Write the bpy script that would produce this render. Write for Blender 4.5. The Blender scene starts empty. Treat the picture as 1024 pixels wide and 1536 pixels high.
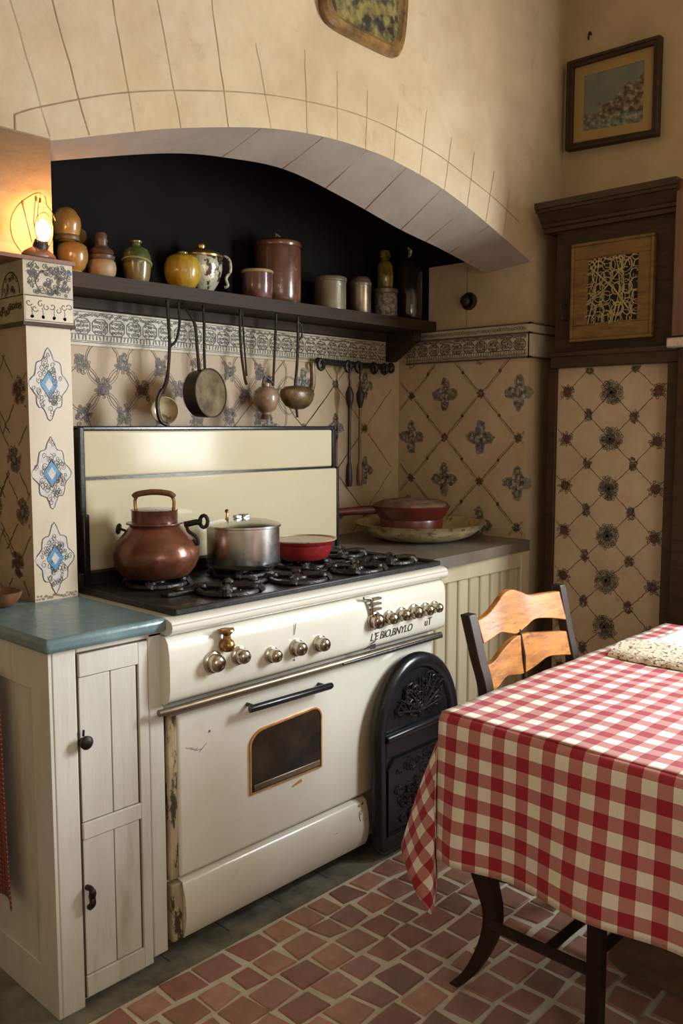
import bpy, math, random
from mathutils import Vector, Matrix
from math import sin, cos, pi, radians
random.seed(7)
scn = bpy.context.scene
col = scn.collection

# ------------------------------------------------------------------ camera
cd = bpy.data.cameras.new('camera'); cam = bpy.data.objects.new('camera', cd); col.objects.link(cam)
cam.location = (0, 0, 1.42)
cam.rotation_euler = (radians(90-5.556), 0, radians(43.1-90))
cd.sensor_fit = 'AUTO'; cd.sensor_width = 36; cd.lens = 36*1316/1536
cd.clip_start = .02
scn.camera = cam
# ------------------------------------------------------------------ light
w = bpy.data.worlds.new('world'); scn.world = w; w.use_nodes = True
w.node_tree.nodes['Background'].inputs[0].default_value = (.75, .88, 1, 1)
w.node_tree.nodes['Background'].inputs[1].default_value = 1.0
def area(name, loc, size, rot, power, colr, spread=180):
    l = bpy.data.lights.new(name, 'AREA'); l.shape = 'RECTANGLE'; l.size, l.size_y = size
    l.energy = power; l.color = colr; l.spread = radians(spread)
    o = bpy.data.objects.new(name, l); o.location = loc; o.rotation_euler = rot; col.objects.link(o)
    return o
area('window_light', (3.40, .04, 1.75), (1.2, .80), (0, radians(90), 0), 122, (.92, .97, 1))
area('rear_fill_light', (.2, -1.56, 1.75), (1.3, 1.2), (radians(90), 0, 0), 13, (1, .93, .82))  # weak fill added behind the camera, not a known source
scn.view_settings.view_transform = 'Standard'; scn.view_settings.look = 'None'
scn.view_settings.exposure = .35; scn.view_settings.gamma = 1
scn.view_settings.use_curve_mapping = False

# ------------------------------------------------------------------ materials
def pm(name, c1, c2=None, scale=6, rough=.6, metal=0, bump=0, bscale=None, stretch=(1,1,1), c3=None, s3=20, t3=.62, w3=.04,
       detail=6, rvar=.1, coat=0, thr=(.35,.65), bdist=.004, trans=0, spec=.5, c4=None, s4=2, t4=.6, w4=.1):
    m = bpy.data.materials.new(name); m.use_nodes = True
    nt = m.node_tree; N = nt.nodes; L = nt.links
    b = N['Principled BSDF']
    c2 = c2 or tuple(x*.8 for x in c1)
    tc = N.new('ShaderNodeTexCoord'); mp = N.new('ShaderNodeMapping'); mp.inputs['Scale'].default_value = stretch
    L.new(tc.outputs['Object'], mp.inputs['Vector'])
    n = N.new('ShaderNodeTexNoise'); n.inputs['Scale'].default_value = scale; n.inputs['Detail'].default_value = detail
    n.inputs['Roughness'].default_value = .62
    L.new(mp.outputs[0], n.inputs['Vector'])
    r = N.new('ShaderNodeValToRGB'); r.color_ramp.elements[0].position = thr[0]; r.color_ramp.elements[1].position = thr[1]
    r.color_ramp.elements[0].color = (*c2, 1); r.color_ramp.elements[1].color = (*c1, 1)
    L.new(n.outputs['Fac'], r.inputs[0]); out = r.outputs[0]
    def layer(out, c, s, t, wd):
        n3 = N.new('ShaderNodeTexNoise'); n3.inputs['Scale'].default_value = s; n3.inputs['Detail'].default_value = 8
        n3.inputs['Roughness'].default_value = .7
        L.new(mp.outputs[0], n3.inputs['Vector'])
        mr = N.new('ShaderNodeMapRange'); mr.inputs[1].default_value = t; mr.inputs[2].default_value = t+wd
        L.new(n3.outputs['Fac'], mr.inputs[0])
        mx = N.new('ShaderNodeMix'); mx.data_type = 'RGBA'
        L.new(mr.outputs[0], mx.inputs['Factor']); L.new(out, mx.inputs['A']); mx.inputs['B'].default_value = (*c, 1)
        return mx.outputs['Result']
    if c4: out = layer(out, c4, s4, t4, w4)
    if c3: out = layer(out, c3, s3, t3, w3)
    L.new(out, b.inputs['Base Color'])
    b.inputs['Metallic'].default_value = metal
    rr = N.new('ShaderNodeMapRange'); rr.inputs[3].default_value = max(0.02, rough-rvar); rr.inputs[4].default_value = min(1, rough+rvar)
    L.new(n.outputs['Fac'], rr.inputs[0]); L.new(rr.outputs[0], b.inputs['Roughness'])
    b.inputs['Coat Weight'].default_value = coat; b.inputs['Coat Roughness'].default_value = .12
    b.inputs['Specular IOR Level'].default_value = spec
    if trans: b.inputs['Transmission Weight'].default_value = trans
    if bump:
        n2 = N.new('ShaderNodeTexNoise'); n2.inputs['Scale'].default_value = bscale or scale*4; n2.inputs['Detail'].default_value = 8
        L.new(mp.outputs[0], n2.inputs['Vector'])
        bp = N.new('ShaderNodeBump'); bp.inputs['Strength'].default_value = bump; bp.inputs['Distance'].default_value = bdist
        L.new(n2.outputs['Fac'], bp.inputs['Height']); L.new(bp.outputs[0], b.inputs['Normal'])
    return m
M = {}
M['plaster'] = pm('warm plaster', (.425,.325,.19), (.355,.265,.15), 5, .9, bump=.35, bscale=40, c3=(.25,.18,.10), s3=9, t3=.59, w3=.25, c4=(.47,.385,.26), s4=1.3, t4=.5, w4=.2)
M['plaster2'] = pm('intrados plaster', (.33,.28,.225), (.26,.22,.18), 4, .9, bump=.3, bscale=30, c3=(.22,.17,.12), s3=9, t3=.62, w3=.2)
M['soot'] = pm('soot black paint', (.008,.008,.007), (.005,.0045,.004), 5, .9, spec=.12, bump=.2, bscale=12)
M['tile'] = pm('ivory wall tile', (.48,.38,.25), (.40,.30,.185), 5, .5, bump=.15, bscale=18, c3=(.26,.15,.08), s3=16, t3=.64, w3=.14, c4=(.46,.30,.20), s4=7, t4=.54, w4=.16, spec=.3)
M['pier_tile'] = pm('pale pier tile', (.58,.50,.37), (.48,.40,.28), 5, .4, bump=.15, bscale=18, c3=(.34,.23,.14), s3=14, t3=.66, w3=.12, spec=.4)
M['frieze'] = pm('frieze glaze', (.50,.44,.32), (.36,.31,.20), 14, .4, bump=.2, bscale=40, spec=.4)
M['ink'] = pm('black glaze line', (.030,.022,.016), (.05,.036,.024), 30, .5)
M['inkb'] = pm('brown glaze line', (.16,.095,.05), (.10,.06,.035), 30, .55)
M['inkg'] = pm('grey green glaze', (.24,.22,.155), (.14,.13,.09), 60, .5)
M['inkr'] = pm('dark red glaze', (.17,.03,.022), (.09,.02,.015), 60, .5)
M['inkblue'] = pm('blue glaze', (.03,.17,.36), (.08,.28,.45), 60, .4)
M['inkw'] = pm('pale blue grey glaze', (.54,.50,.43), (.44,.42,.38), 60, .4)
M['groove'] = pm('plaster crack', (.26,.185,.10), (.19,.13,.07), 30, .9)
M['terra'] = None
M['grout'] = pm('pale grout', (.70,.66,.55), (.54,.50,.40), 9, .9, bump=.4, bscale=60, c3=(.26,.23,.18), s3=9, t3=.64, w3=.15)
M['concrete'] = pm('grey concrete', (.23,.22,.17), (.10,.095,.07), 12, .9, bump=.5, bscale=50)
M['enamel'] = pm('ivory stove enamel', (.74,.72,.63), (.69,.66,.55), 3, .22, coat=.6, c3=(.30,.21,.11), s3=20, t3=.70, w3=.03, c4=(.55,.47,.31), s4=4, t4=.62, w4=.15)
M['enamel2'] = pm('cream backsplash enamel', (.56,.51,.35), (.52,.46,.30), 2, .13, rvar=.05, spec=.11, bump=.03, bscale=6, bdist=.01)
M['chip'] = pm('worn flaking enamel edge', (.46,.38,.22), (.24,.18,.09), 22, .6, bump=.6, bscale=40, c3=(.05,.035,.02), s3=26, t3=.51, w3=.05, stretch=(1,1,.35))
M['black'] = pm('black cast iron', (.022,.021,.020), (.012,.012,.012), 10, .42, metal=.3, bump=.4, bscale=70, c3=(.12,.10,.07), s3=22, t3=.64, w3=.1)
M['blackgloss'] = pm('glossy black enamel', (.014,.015,.018), (.008,.009,.011), 8, .25, spec=.45, bump=.08, bscale=40)
M['grate'] = pm('greasy grate iron', (.022,.020,.018), (.010,.009,.008), 40, .35, metal=.1, bump=.8, bscale=90, c3=(.20,.16,.09), s3=40, t3=.66, w3=.05)
M['tray'] = pm('worn black cooktop enamel', (.040,.035,.030), (.016,.015,.014), 10, .3, spec=.4, bump=.3, bscale=40, c3=(.24,.20,.14), s3=11, t3=.6, w3=.2)
M['chrome'] = pm('worn chrome', (.55,.50,.42), (.38,.33,.26), 30, .2, metal=1)
M['brass'] = pm('aged brass', (.45,.27,.09), (.22,.12,.04), 40, .3, metal=1, bump=.3, bscale=80)
M['goldline'] = pm('gold line', (.65,.33,.07), (.45,.2,.05), 30, .35, metal=.3)
M['railm'] = pm('stained rail metal', (.30,.24,.16), (.12,.09,.06), 12, .35, metal=.7, stretch=(.3,1,1))
M['ovenglass'] = pm('sooty oven glass', (.010,.008,.007), (.045,.028,.014), 9, .15, spec=.3)
M['greige'] = pm('old white painted wood', (.66,.64,.58), (.58,.56,.49), 4, .55, stretch=(3,3,.5), c3=(.26,.20,.13), s3=20, t3=.68, w3=.06, bump=.25, bscale=25, c4=(.46,.42,.33), s4=3, t4=.55, w4=.15)
M['gap'] = pm('dark joint', (.10,.07,.045), (.06,.04,.025), 20, .9)
M['bluestone'] = pm('blue green painted stone', (.17,.27,.29), (.11,.18,.19), 5, .35, bump=.4, bscale=40, c3=(.30,.38,.38), s3=14, t3=.62, w3=.1, c4=(.20,.22,.16), s4=4, t4=.55, w4=.15, coat=.25)
M['slate'] = pm('grey worktop stone', (.17,.14,.11), (.12,.10,.08), 6, .4, bump=.3, bscale=40, c3=(.26,.25,.23), s3=50, t3=.6, w3=.1, coat=.2)
M['bead'] = pm('beige fluted panel paint', (.50,.44,.30), (.42,.36,.23), 5, .5, stretch=(2,2,.4), bump=.1, bscale=20)
M['wood'] = pm('dark brown wood', (.050,.026,.009), (.022,.012,.005), 7, .5, stretch=(1,1,7), bump=.25, bscale=18, spec=.25)
M['woodh'] = pm('dark cornice wood', (.050,.023,.009), (.022,.011,.005), 7, .42, stretch=(6,1,6), bump=.2, bscale=18, spec=.35)
M['shelfw'] = pm('smoked shelf wood', (.038,.023,.012), (.020,.012,.007), 7, .6, spec=.2, stretch=(1,8,8), bump=.25, bscale=16)
M['oak'] = pm('worn golden wood', (.20,.11,.028), (.10,.055,.016), 8, .42, spec=.3, stretch=(1,1,5), bump=.3, bscale=22, c3=(.05,.028,.012), s3=12, t3=.6, w3=.15)
M['redwood'] = pm('reddish post wood', (.17,.075,.035), (.09,.045,.022), 8, .42, stretch=(4,4,.6), bump=.2)
M['lattice'] = pm('straw coloured fretwork', (.42,.33,.14), (.30,.23,.09), 30, .6)
M['darkfill'] = pm('dark recess', (.012,.01,.008), (.02,.016,.012), 8, .9)
M['chairw'] = pm('varnished orange slat wood', (.52,.21,.035), (.27,.095,.02), 9, .4, stretch=(1,3,4), bump=.2, bscale=20, spec=.25, c3=(.12,.05,.025), s3=16, t3=.57, w3=.14)
M['chaird'] = pm('dark chair wood', (.032,.017,.010), (.016,.009,.006), 8, .4, stretch=(2,2,.4), bump=.15, spec=.25)
M['copper'] = pm('tarnished copper', (.22,.072,.032), (.09,.030,.016), 7, .3, metal=.35, coat=.25, bump=.6, bscale=16, c3=(.05,.022,.016), s3=8, t3=.53, w3=.16, bdist=.006)
M['alu'] = pm('worn aluminium', (.72,.72,.70), (.52,.52,.50), 9, .26, metal=1, stretch=(1,1,1), c3=(.16,.15,.13), s3=20, t3=.66, w3=.08)
M['redenamel'] = pm('red enamel', (.27,.018,.018), (.15,.012,.012), 6, .25, coat=.6, bump=.15, bscale=20)
M['darkred'] = pm('dark red enamel', (.12,.014,.010), (.06,.010,.008), 6, .35, coat=.15)
M['cream_in'] = pm('stained cream enamel', (.46,.38,.22), (.24,.17,.08), 12, .35, coat=.3, c3=(.10,.06,.03), s3=22, t3=.6, w3=.08)
M['crust'] = pm('brown crust', (.17,.09,.035), (.05,.028,.014), 26, .8, bump=1, bscale=60)
M['oldpan'] = pm('blotched ochre enamel', (.56,.46,.27), (.33,.25,.12), 16, .4, coat=.3, c3=(.13,.085,.035), s3=20, t3=.54, w3=.1, bump=.3)
M['corkw'] = pm('handle wood', (.20,.085,.03), (.10,.04,.018), 10, .5, stretch=(3,3,1), bump=.3)
M['terracotta'] = pm('brown stoneware glaze', (.15,.06,.028), (.05,.022,.014), 12, .25, coat=.5, bump=.5, bscale=18, c3=(.30,.23,.16), s3=22, t3=.62, w3=.05, stretch=(1,1,.6))
M['mug'] = pm('plum brown glaze', (.12,.05,.04), (.065,.03,.024), 8, .25, coat=.4, bump=.2)
M['palerim'] = pm('pale rim glaze', (.38,.28,.13), (.27,.19,.08), 15, .4)
M['ochre'] = pm('ochre glaze', (.32,.18,.035), (.18,.09,.02), 9, .3, coat=.4, bump=.2)
M['brownclay'] = pm('brown clay', (.12,.06,.03), (.06,.03,.018), 12, .45, bump=.2)
M['creamclay'] = pm('cream clay', (.32,.22,.12), (.21,.14,.07), 9, .5, bump=.2)
M['green'] = pm('green glaze', (.10,.13,.035), (.045,.065,.018), 8, .12, coat=.8, bump=.3, bscale=25, c3=(.26,.29,.15), s3=30, t3=.6, w3=.05)
M['olive'] = pm('olive ochre glaze', (.19,.14,.04), (.10,.07,.02), 12, .3, coat=.4)
M['yellow'] = pm('mustard glaze', (.45,.29,.025), (.28,.16,.015), 14, .35, coat=.3, stretch=(2,2,.4), bump=.3)
M['silver'] = pm('patterned silver lustre', (.55,.52,.38), (.06,.045,.025), 30, .2, metal=.3, thr=(.44,.5), bump=.3, coat=.5)
M['goldlid'] = pm('gilt lid', (.42,.29,.10), (.22,.14,.04), 14, .25, metal=.8)
M['tin'] = pm('dull grey tin', (.26,.23,.15), (.15,.13,.08), 12, .4, metal=.5, c3=(.40,.37,.26), s3=20, t3=.64, w3=.05, bump=.3)
M['tin2'] = pm('brushed canister metal', (.34,.27,.18), (.20,.15,.10), 14, .35, metal=.8)
M['engraved'] = pm('engraved grey jar', (.10,.09,.07), (.30,.27,.20), 60, .4, thr=(.47,.53), bump=.4)
M['yglass'] = pm('mottled yellow green glass', (.30,.23,.03), (.07,.06,.012), 20, .15, coat=.6, stretch=(1,1,.5))
M['dglass'] = pm('dark bottle glass', (.025,.022,.014), (.012,.011,.008), 14, .12, coat=.9, c3=(.13,.12,.08), s3=26, t3=.6, w3=.05, stretch=(1,1,.35), bump=.3)
M['iron'] = pm('wrought iron', (.03,.024,.019), (.015,.012,.01), 40, .45, metal=.5, bump=.4, bscale=80)
M['panin'] = pm('burnt pan interior', (.20,.15,.075), (.08,.055,.025), 14, .4, metal=.4, bump=.2, c3=(.30,.25,.15), s3=14, t3=.62, w3=.1)
M['panout'] = pm('blackened pan side', (.055,.04,.03), (.025,.018,.014), 14, .4, metal=.4)
M['floral'] = pm('worn floral ceramic', (.30,.20,.13), (.15,.085,.05), 22, .35, coat=.3, c3=(.10,.11,.15), s3=40, t3=.57, w3=.06)
M['potbrass'] = pm('darkened brass pot', (.20,.13,.05), (.07,.042,.018), 14, .35, metal=.25, bump=.3)
M['plaque'] = pm('mottled dark glazed plaque', (.20,.16,.045), (.015,.016,.014), 22, .35, coat=.3, thr=(.42,.6), c3=(.32,.24,.08), s3=24, t3=.62, w3=.06, bump=.5)
M['plaqrim'] = pm('mottled amber plaque rim', (.22,.12,.03), (.07,.04,.015), 18, .35, coat=.3, bump=.4)
M['mount'] = pm('ochre picture mount', (.32,.21,.075), (.28,.18,.06), 4, .8)
M['lampwood'] = pm('lamp base wood', (.20,.08,.03), (.12,.045,.02), 10, .4, stretch=(1,4,4))
M['lace'] = pm('speckled crocheted edge', (.66,.57,.42), (.16,.08,.05), 110, .9, thr=(.40,.46), bump=.8, bscale=160, stretch=(1,.7,1))
M['linen'] = pm('white linen', (.82,.80,.76), (.76,.74,.70), 6, .9, bump=.3, bscale=14)
M['plinth'] = pm('rough dusty wood', (.17,.12,.075), (.10,.07,.045), 8, .85, bump=.5, stretch=(4,1,4))
M['white_rim'] = pm('pale metal strip', (.5,.48,.42), (.4,.37,.3), 8, .3, metal=.4)

# emissive bulb
m = bpy.data.materials.new('glowing lamp glass'); m.use_nodes = True; b = m.node_tree.nodes['Principled BSDF']
b.inputs['Base Color'].default_value = (1,.75,.4,1); b.inputs['Emission Color'].default_value = (1,.43,.14,1); b.inputs['Emission Strength'].default_value = 88
M['bulb'] = m
m = bpy.data.materials.new('clear glass'); m.use_nodes = True; b = m.node_tree.nodes['Principled BSDF']
b.inputs['Roughness'].default_value = .02; b.inputs['Transmission Weight'].default_value = 1; b.inputs['IOR'].default_value = 1.1
M['glass'] = m
# painting
def painting():
    m = bpy.data.materials.new('seascape painting'); m.use_nodes = True; nt = m.node_tree; N = nt.nodes; L = nt.links; b = N['Principled BSDF']
    uv = N.new('ShaderNodeTexCoord'); sp = N.new('ShaderNodeSeparateXYZ'); L.new(uv.outputs['UV'], sp.inputs[0])
    def math_(op, a, b_):
        x = N.new('ShaderNodeMath'); x.operation = op
        for i, v in enumerate((a, b_)):
            if isinstance(v, (int, float)): x.inputs[i].default_value = v
            else: L.new(v, x.inputs[i])
        return x.outputs[0]
    def noise(s):
        n = N.new('ShaderNodeTexNoise'); n.inputs['Scale'].default_value = s; n.inputs['Detail'].default_value = 8; L.new(uv.outputs['UV'], n.inputs['Vector']); return n.outputs['Fac']
    def ramp(f, els):
        r = N.new('ShaderNodeValToRGB'); e = r.color_ramp.elements
        e[0].position, e[0].color = els[0][0], (*els[0][1], 1); e[1].position, e[1].color = els[-1][0], (*els[-1][1], 1)
        for p, c in els[1:-1]: x = e.new(p); x.color = (*c, 1)
        L.new(f, r.inputs[0]); return r.outputs[0]
    def mix(f, a, c):
        x = N.new('ShaderNodeMix'); x.data_type = 'RGBA'; L.new(f, x.inputs['Factor']); L.new(a, x.inputs['A']); L.new(c, x.inputs['B']); return x.outputs['Result']
    n1, n2, n3 = noise(5), noise(12), noise(3)
    skyc = ramp(n3, [(.3, (.09,.11,.085)), (.7, (.16,.16,.115))])
    rocks = ramp(n2, [(.35, (.02,.014,.008)), (.5, (.10,.06,.028)), (.68, (.30,.22,.12))])
    sea = ramp(n2, [(.35, (.04,.045,.03)), (.5, (.11,.125,.09)), (.66, (.26,.24,.16))])
    h = math_('ADD', math_('MULTIPLY', sp.outputs[0], .55), math_('MULTIPLY', math_('SUBTRACT', n1, .5), .7))     # rock height grows to the right
    top = math_('SUBTRACT', math_('ADD', h, .28), sp.outputs[1])
    f1 = math_('MULTIPLY', top, 9); f1 = math_('MINIMUM', math_('MAXIMUM', f1, 0), 1)
    f2 = math_('MINIMUM', math_('MAXIMUM', math_('MULTIPLY', math_('SUBTRACT', math_('ADD', .16, math_('MULTIPLY', n1, .22)), sp.outputs[1]), 10), 0), 1)
    L.new(mix(f2, mix(f1, skyc, rocks), sea), b.inputs['Base Color']); b.inputs['Roughness'].default_value = .45
    return m
M['painting'] = painting()
def gingham(name, white, red, size, mid, thr=.5):
    m = bpy.data.materials.new(name); m.use_nodes = True; nt = m.node_tree; N = nt.nodes; L = nt.links; b = N['Principled BSDF']
    uv = N.new('ShaderNodeTexCoord'); sp = N.new('ShaderNodeSeparateXYZ'); L.new(uv.outputs['UV'], sp.inputs[0])
    def stripe(o, ph):
        a = N.new('ShaderNodeMath'); a.operation = 'MULTIPLY_ADD'; a.inputs[1].default_value = 1/(2*size); a.inputs[2].default_value = ph; L.new(o, a.inputs[0])
        f = N.new('ShaderNodeMath'); f.operation = 'FRACT'; L.new(a.outputs[0], f.inputs[0])
        c = N.new('ShaderNodeMath'); c.operation = 'GREATER_THAN'; c.inputs[1].default_value = thr; L.new(f.outputs[0], c.inputs[0]); return c.outputs[0]
    s1, s2 = stripe(sp.outputs[0], 40.0), stripe(sp.outputs[1], 40.3)
    ad = N.new('ShaderNodeMath'); ad.operation = 'ADD'; L.new(s1, ad.inputs[0]); L.new(s2, ad.inputs[1])
    hf = N.new('ShaderNodeMath'); hf.operation = 'MULTIPLY'; hf.inputs[1].default_value = .5; L.new(ad.outputs[0], hf.inputs[0])
    r = N.new('ShaderNodeValToRGB'); r.color_ramp.interpolation = 'CONSTANT'; e = r.color_ramp.elements
    e[0].position = 0; e[0].color = (*white, 1); e[1].position = .75; e[1].color = (*red, 1)
    k = e.new(.25); k.color = (*mid, 1)
    L.new(hf.outputs[0], r.inputs[0])
    wv = N.new('ShaderNodeTexNoise'); wv.inputs['Scale'].default_value = 260; L.new(uv.outputs['UV'], wv.inputs['Vector'])
    mr = N.new('ShaderNodeMapRange'); mr.inputs[3].default_value = .86; mr.inputs[4].default_value = 1.12; L.new(wv.outputs['Fac'], mr.inputs[0])
    mx = N.new('ShaderNodeMix'); mx.data_type = 'RGBA'; mx.blend_type = 'MULTIPLY'; mx.inputs['Factor'].default_value = 1
    L.new(r.outputs[0], mx.inputs['A']); L.new(mr.outputs[0], mx.inputs['B']); L.new(mx.outputs['Result'], b.inputs['Base Color'])
    b.inputs['Roughness'].default_value = .72; b.inputs['Sheen Weight'].default_value = .1
    bp = N.new('ShaderNodeBump'); bp.inputs['Strength'].default_value = .15; bp.inputs['Distance'].default_value = .001; L.new(wv.outputs['Fac'], bp.inputs['Height']); L.new(bp.outputs[0], b.inputs['Normal'])
    return m
M['gingham'] = gingham('red and cream gingham cotton', (.80,.75,.64), (.32,.006,.022), .031, (.47,.19,.17))
M['towel'] = gingham('red and straw woven cotton', (.40,.24,.10), (.13,.008,.010), .006, (.19,.03,.02), .28)
def terra():
    m = bpy.data.materials.new('terracotta floor tile'); m.use_nodes = True; nt = m.node_tree; N = nt.nodes; L = nt.links; b = N['Principled BSDF']
    at = N.new('ShaderNodeAttribute'); at.attribute_name = 'tint'
    tc = N.new('ShaderNodeTexCoord'); n = N.new('ShaderNodeTexNoise'); n.inputs['Scale'].default_value = 22; n.inputs['Detail'].default_value = 8; L.new(tc.outputs['Object'], n.inputs['Vector'])
    mr = N.new('ShaderNodeMapRange'); mr.inputs[3].default_value = .55; mr.inputs[4].default_value = 1.4; L.new(n.outputs['Fac'], mr.inputs[0])
    mx = N.new('ShaderNodeMix'); mx.data_type = 'RGBA'; mx.blend_type = 'MULTIPLY'; mx.inputs['Factor'].default_value = 1
    L.new(at.outputs['Color'], mx.inputs['A']); L.new(mr.outputs[0], mx.inputs['B']); L.new(mx.outputs['Result'], b.inputs['Base Color'])
    b.inputs['Roughness'].default_value = .5
    bp = N.new('ShaderNodeBump'); bp.inputs['Strength'].default_value = .4; bp.inputs['Distance'].default_value = .004; L.new(n.outputs['Fac'], bp.inputs['Height']); L.new(bp.outputs[0], b.inputs['Normal'])
    return m
M['terra'] = terra()

# ------------------------------------------------------------------ mesh builder
def V(*a): return Vector(a)
class MB:
    def __init__(s, *mats): s.v = []; s.f = []; s.m = []; s.s = []; s.uv = {}; s.mats = list(mats)
    def mi(s, name):
        if name is None: return 0
        if name not in s.mats: s.mats.append(name)
        return s.mats.index(name)
    def add(s, vs, fs, mat=None, smooth=False):
        o = len(s.v); k = s.mi(mat); s.v += [Vector(p) for p in vs]
        for f in fs: s.f.append(tuple(i+o for i in f)); s.m.append(k); s.s.append(smooth)
    def box(s, a, b, mat=None):
        x0,y0,z0 = (min(a[i],b[i]) for i in range(3)); x1,y1,z1 = (max(a[i],b[i]) for i in range(3))
        s.add([(x0,y0,z0),(x1,y0,z0),(x1,y1,z0),(x0,y1,z0),(x0,y0,z1),(x1,y0,z1),(x1,y1,z1),(x0,y1,z1)],
              [(0,3,2,1),(4,5,6,7),(0,1,5,4),(1,2,6,5),(2,3,7,6),(3,0,4,7)], mat); return s
    def prism(s, pts, O, Uv, Vv, depth, mat=None, smooth=False):      # outline pts (u,v) extruded along U x V by depth
        O = Vector(O); Uv = Vector(Uv); Vv = Vector(Vv); n = Uv.cross(Vv).normalized()*depth
        a = [O+Uv*u+Vv*v for u, v in pts]; k = len(pts)
        vs = a+[p+n for p in a]
        s.add(vs, [tuple(range(k-1,-1,-1)), tuple(range(k, 2*k))], mat)
        s.add(vs, [(i, (i+1)%k, (i+1)%k+k, i+k) for i in range(k)], mat, smooth); return s
    def lathe(s, c, prof, seg=40, mat=None, axis=None, sx=1, sy=1, wob=None):       # prof [(r,z)]
        Q = Matrix.Identity(3) if axis is None else Vector((0,0,1)).rotation_difference(Vector(axis)).to_matrix()
        c = Vector(c); vs = []; n = len(prof)
        for r, z in prof:
            for i in range(seg):
                a = 2*pi*i/seg; rr = r*(wob(a, z) if wob else 1)
                vs.append(c+Q@Vector((rr*cos(a)*sx, rr*sin(a)*sy, z)))
        fs = []
        for j in range(n-1):
            for i in range(seg): fs.append((j*seg+i, j*seg+(i+1)%seg, (j+1)*seg+(i+1)%seg, (j+1)*seg+i))
        if prof[0][0] > 1e-5: fs.append(tuple(range(seg-1,-1,-1)))
        if prof[-1][0] > 1e-5: fs.append(tuple((n-1)*seg+i for i in range(seg)))
        s.add(vs, fs, mat, True); return s
    def tube(s, pts, r, seg=10, mat=None, closed=False):
        pts = [Vector(p) for p in pts]; n = len(pts); rs = r if isinstance(r, (list, tuple)) else [r]*n
        vs = []; up = None
        for i, p in enumerate(pts):
            if closed: t = pts[(i+1)%n]-pts[i-1]
            else: t = pts[min(i+1,n-1)]-pts[max(i-1,0)]
            t.normalize()
            if up is None:
                up = Vector((0,0,1)) if abs(t.z) < .9 else Vector((1,0,0))
            x = (up-t*up.dot(t)); x.normalize(); up = x; y = t.cross(x)
            for k in range(seg):
                a = 2*pi*k/seg; vs.append(p+(x*cos(a)+y*sin(a))*rs[i])
        fs = []
        for j in range(n if closed else n-1):
            j2 = (j+1)%n
            for k in range(seg): fs.append((j*seg+k, j*seg+(k+1)%seg, j2*seg+(k+1)%seg, j2*seg+k))
        if not closed: fs += [tuple(range(seg-1,-1,-1)), tuple((n-1)*seg+k for k in range(seg))]
        s.add(vs, fs, mat, True); return s
    def build(s, name, parent=None, org=None, bevel=0, bseg=2, sub=0, angle=40, solid=0):
        if parent is not None: o0 = ORG[parent.name]
        else: o0 = Vector(org) if org is not None else Vector((0,0,0))
        me = bpy.data.meshes.new(name); me.from_pydata([tuple(p-o0) for p in s.v], [], s.f)
        for mname in s.mats: me.materials.append(M[mname])
        me.polygons.foreach_set('material_index', s.m); me.polygons.foreach_set('use_smooth', [x or bevel > 0 for x in s.s])
        if s.uv:
            l = me.uv_layers.new(name='UVMap')
            for lp in me.loops: l.data[lp.index].uv = s.uv.get(lp.vertex_index, (0,0))
        me.validate(); me.update(); me.set_sharp_from_angle(angle=radians(angle))
        o = bpy.data.objects.new(name, me); col.objects.link(o); ORG[o.name] = o0
        if parent is not None: o.parent = parent
        else: o.location = o0
        if bevel:
            md = o.modifiers.new('bevel', 'BEVEL'); md.width = bevel; md.segments = bseg; md.limit_method = 'ANGLE'; md.angle_limit = radians(35); md.harden_normals = False
        if solid: md = o.modifiers.new('solid', 'SOLIDIFY'); md.thickness = solid; md.offset = 0
        if sub: md = o.modifiers.new('sub', 'SUBSURF'); md.levels = sub; md.render_levels = sub
        return o
ORG = {}
def tag(o, label=None, cat=None, group=None, kind=None):
    if label: o['label'] = label
    if cat: o['category'] = cat
    if group: o['group'] = group
    if kind: o['kind'] = kind
    return o
def thing(name, loc, label, cat, group=None):
    o = bpy.data.objects.new(name, None); o.empty_display_size = .05; col.objects.link(o); o.location = loc; ORG[o.name] = Vector(loc)
    return tag(o, label, cat, group)
def struct(mb, name, **k): return tag(mb.build(name, **k), kind='structure')

# smooth curve through points
def cr(pts, n=8, closed=False):
    P = [Vector(p) for p in pts]; out = []; N_ = len(P)
    for i in range(N_ if closed else N_-1):
        if closed: a, b_, c, d = P[i-1], P[i], P[(i+1)%N_], P[(i+2)%N_]
        else: a, b_, c, d = P[max(i-1,0)], P[i], P[i+1], P[min(i+2,N_-1)]
        for k in range(n):
            t = k/n
            out.append(.5*((2*b_)+(c-a)*t+(2*a-5*b_+4*c-d)*t*t+(3*b_-a-3*c+d)*t**3))
    if not closed: out.append(P[-1])
    return out

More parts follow.
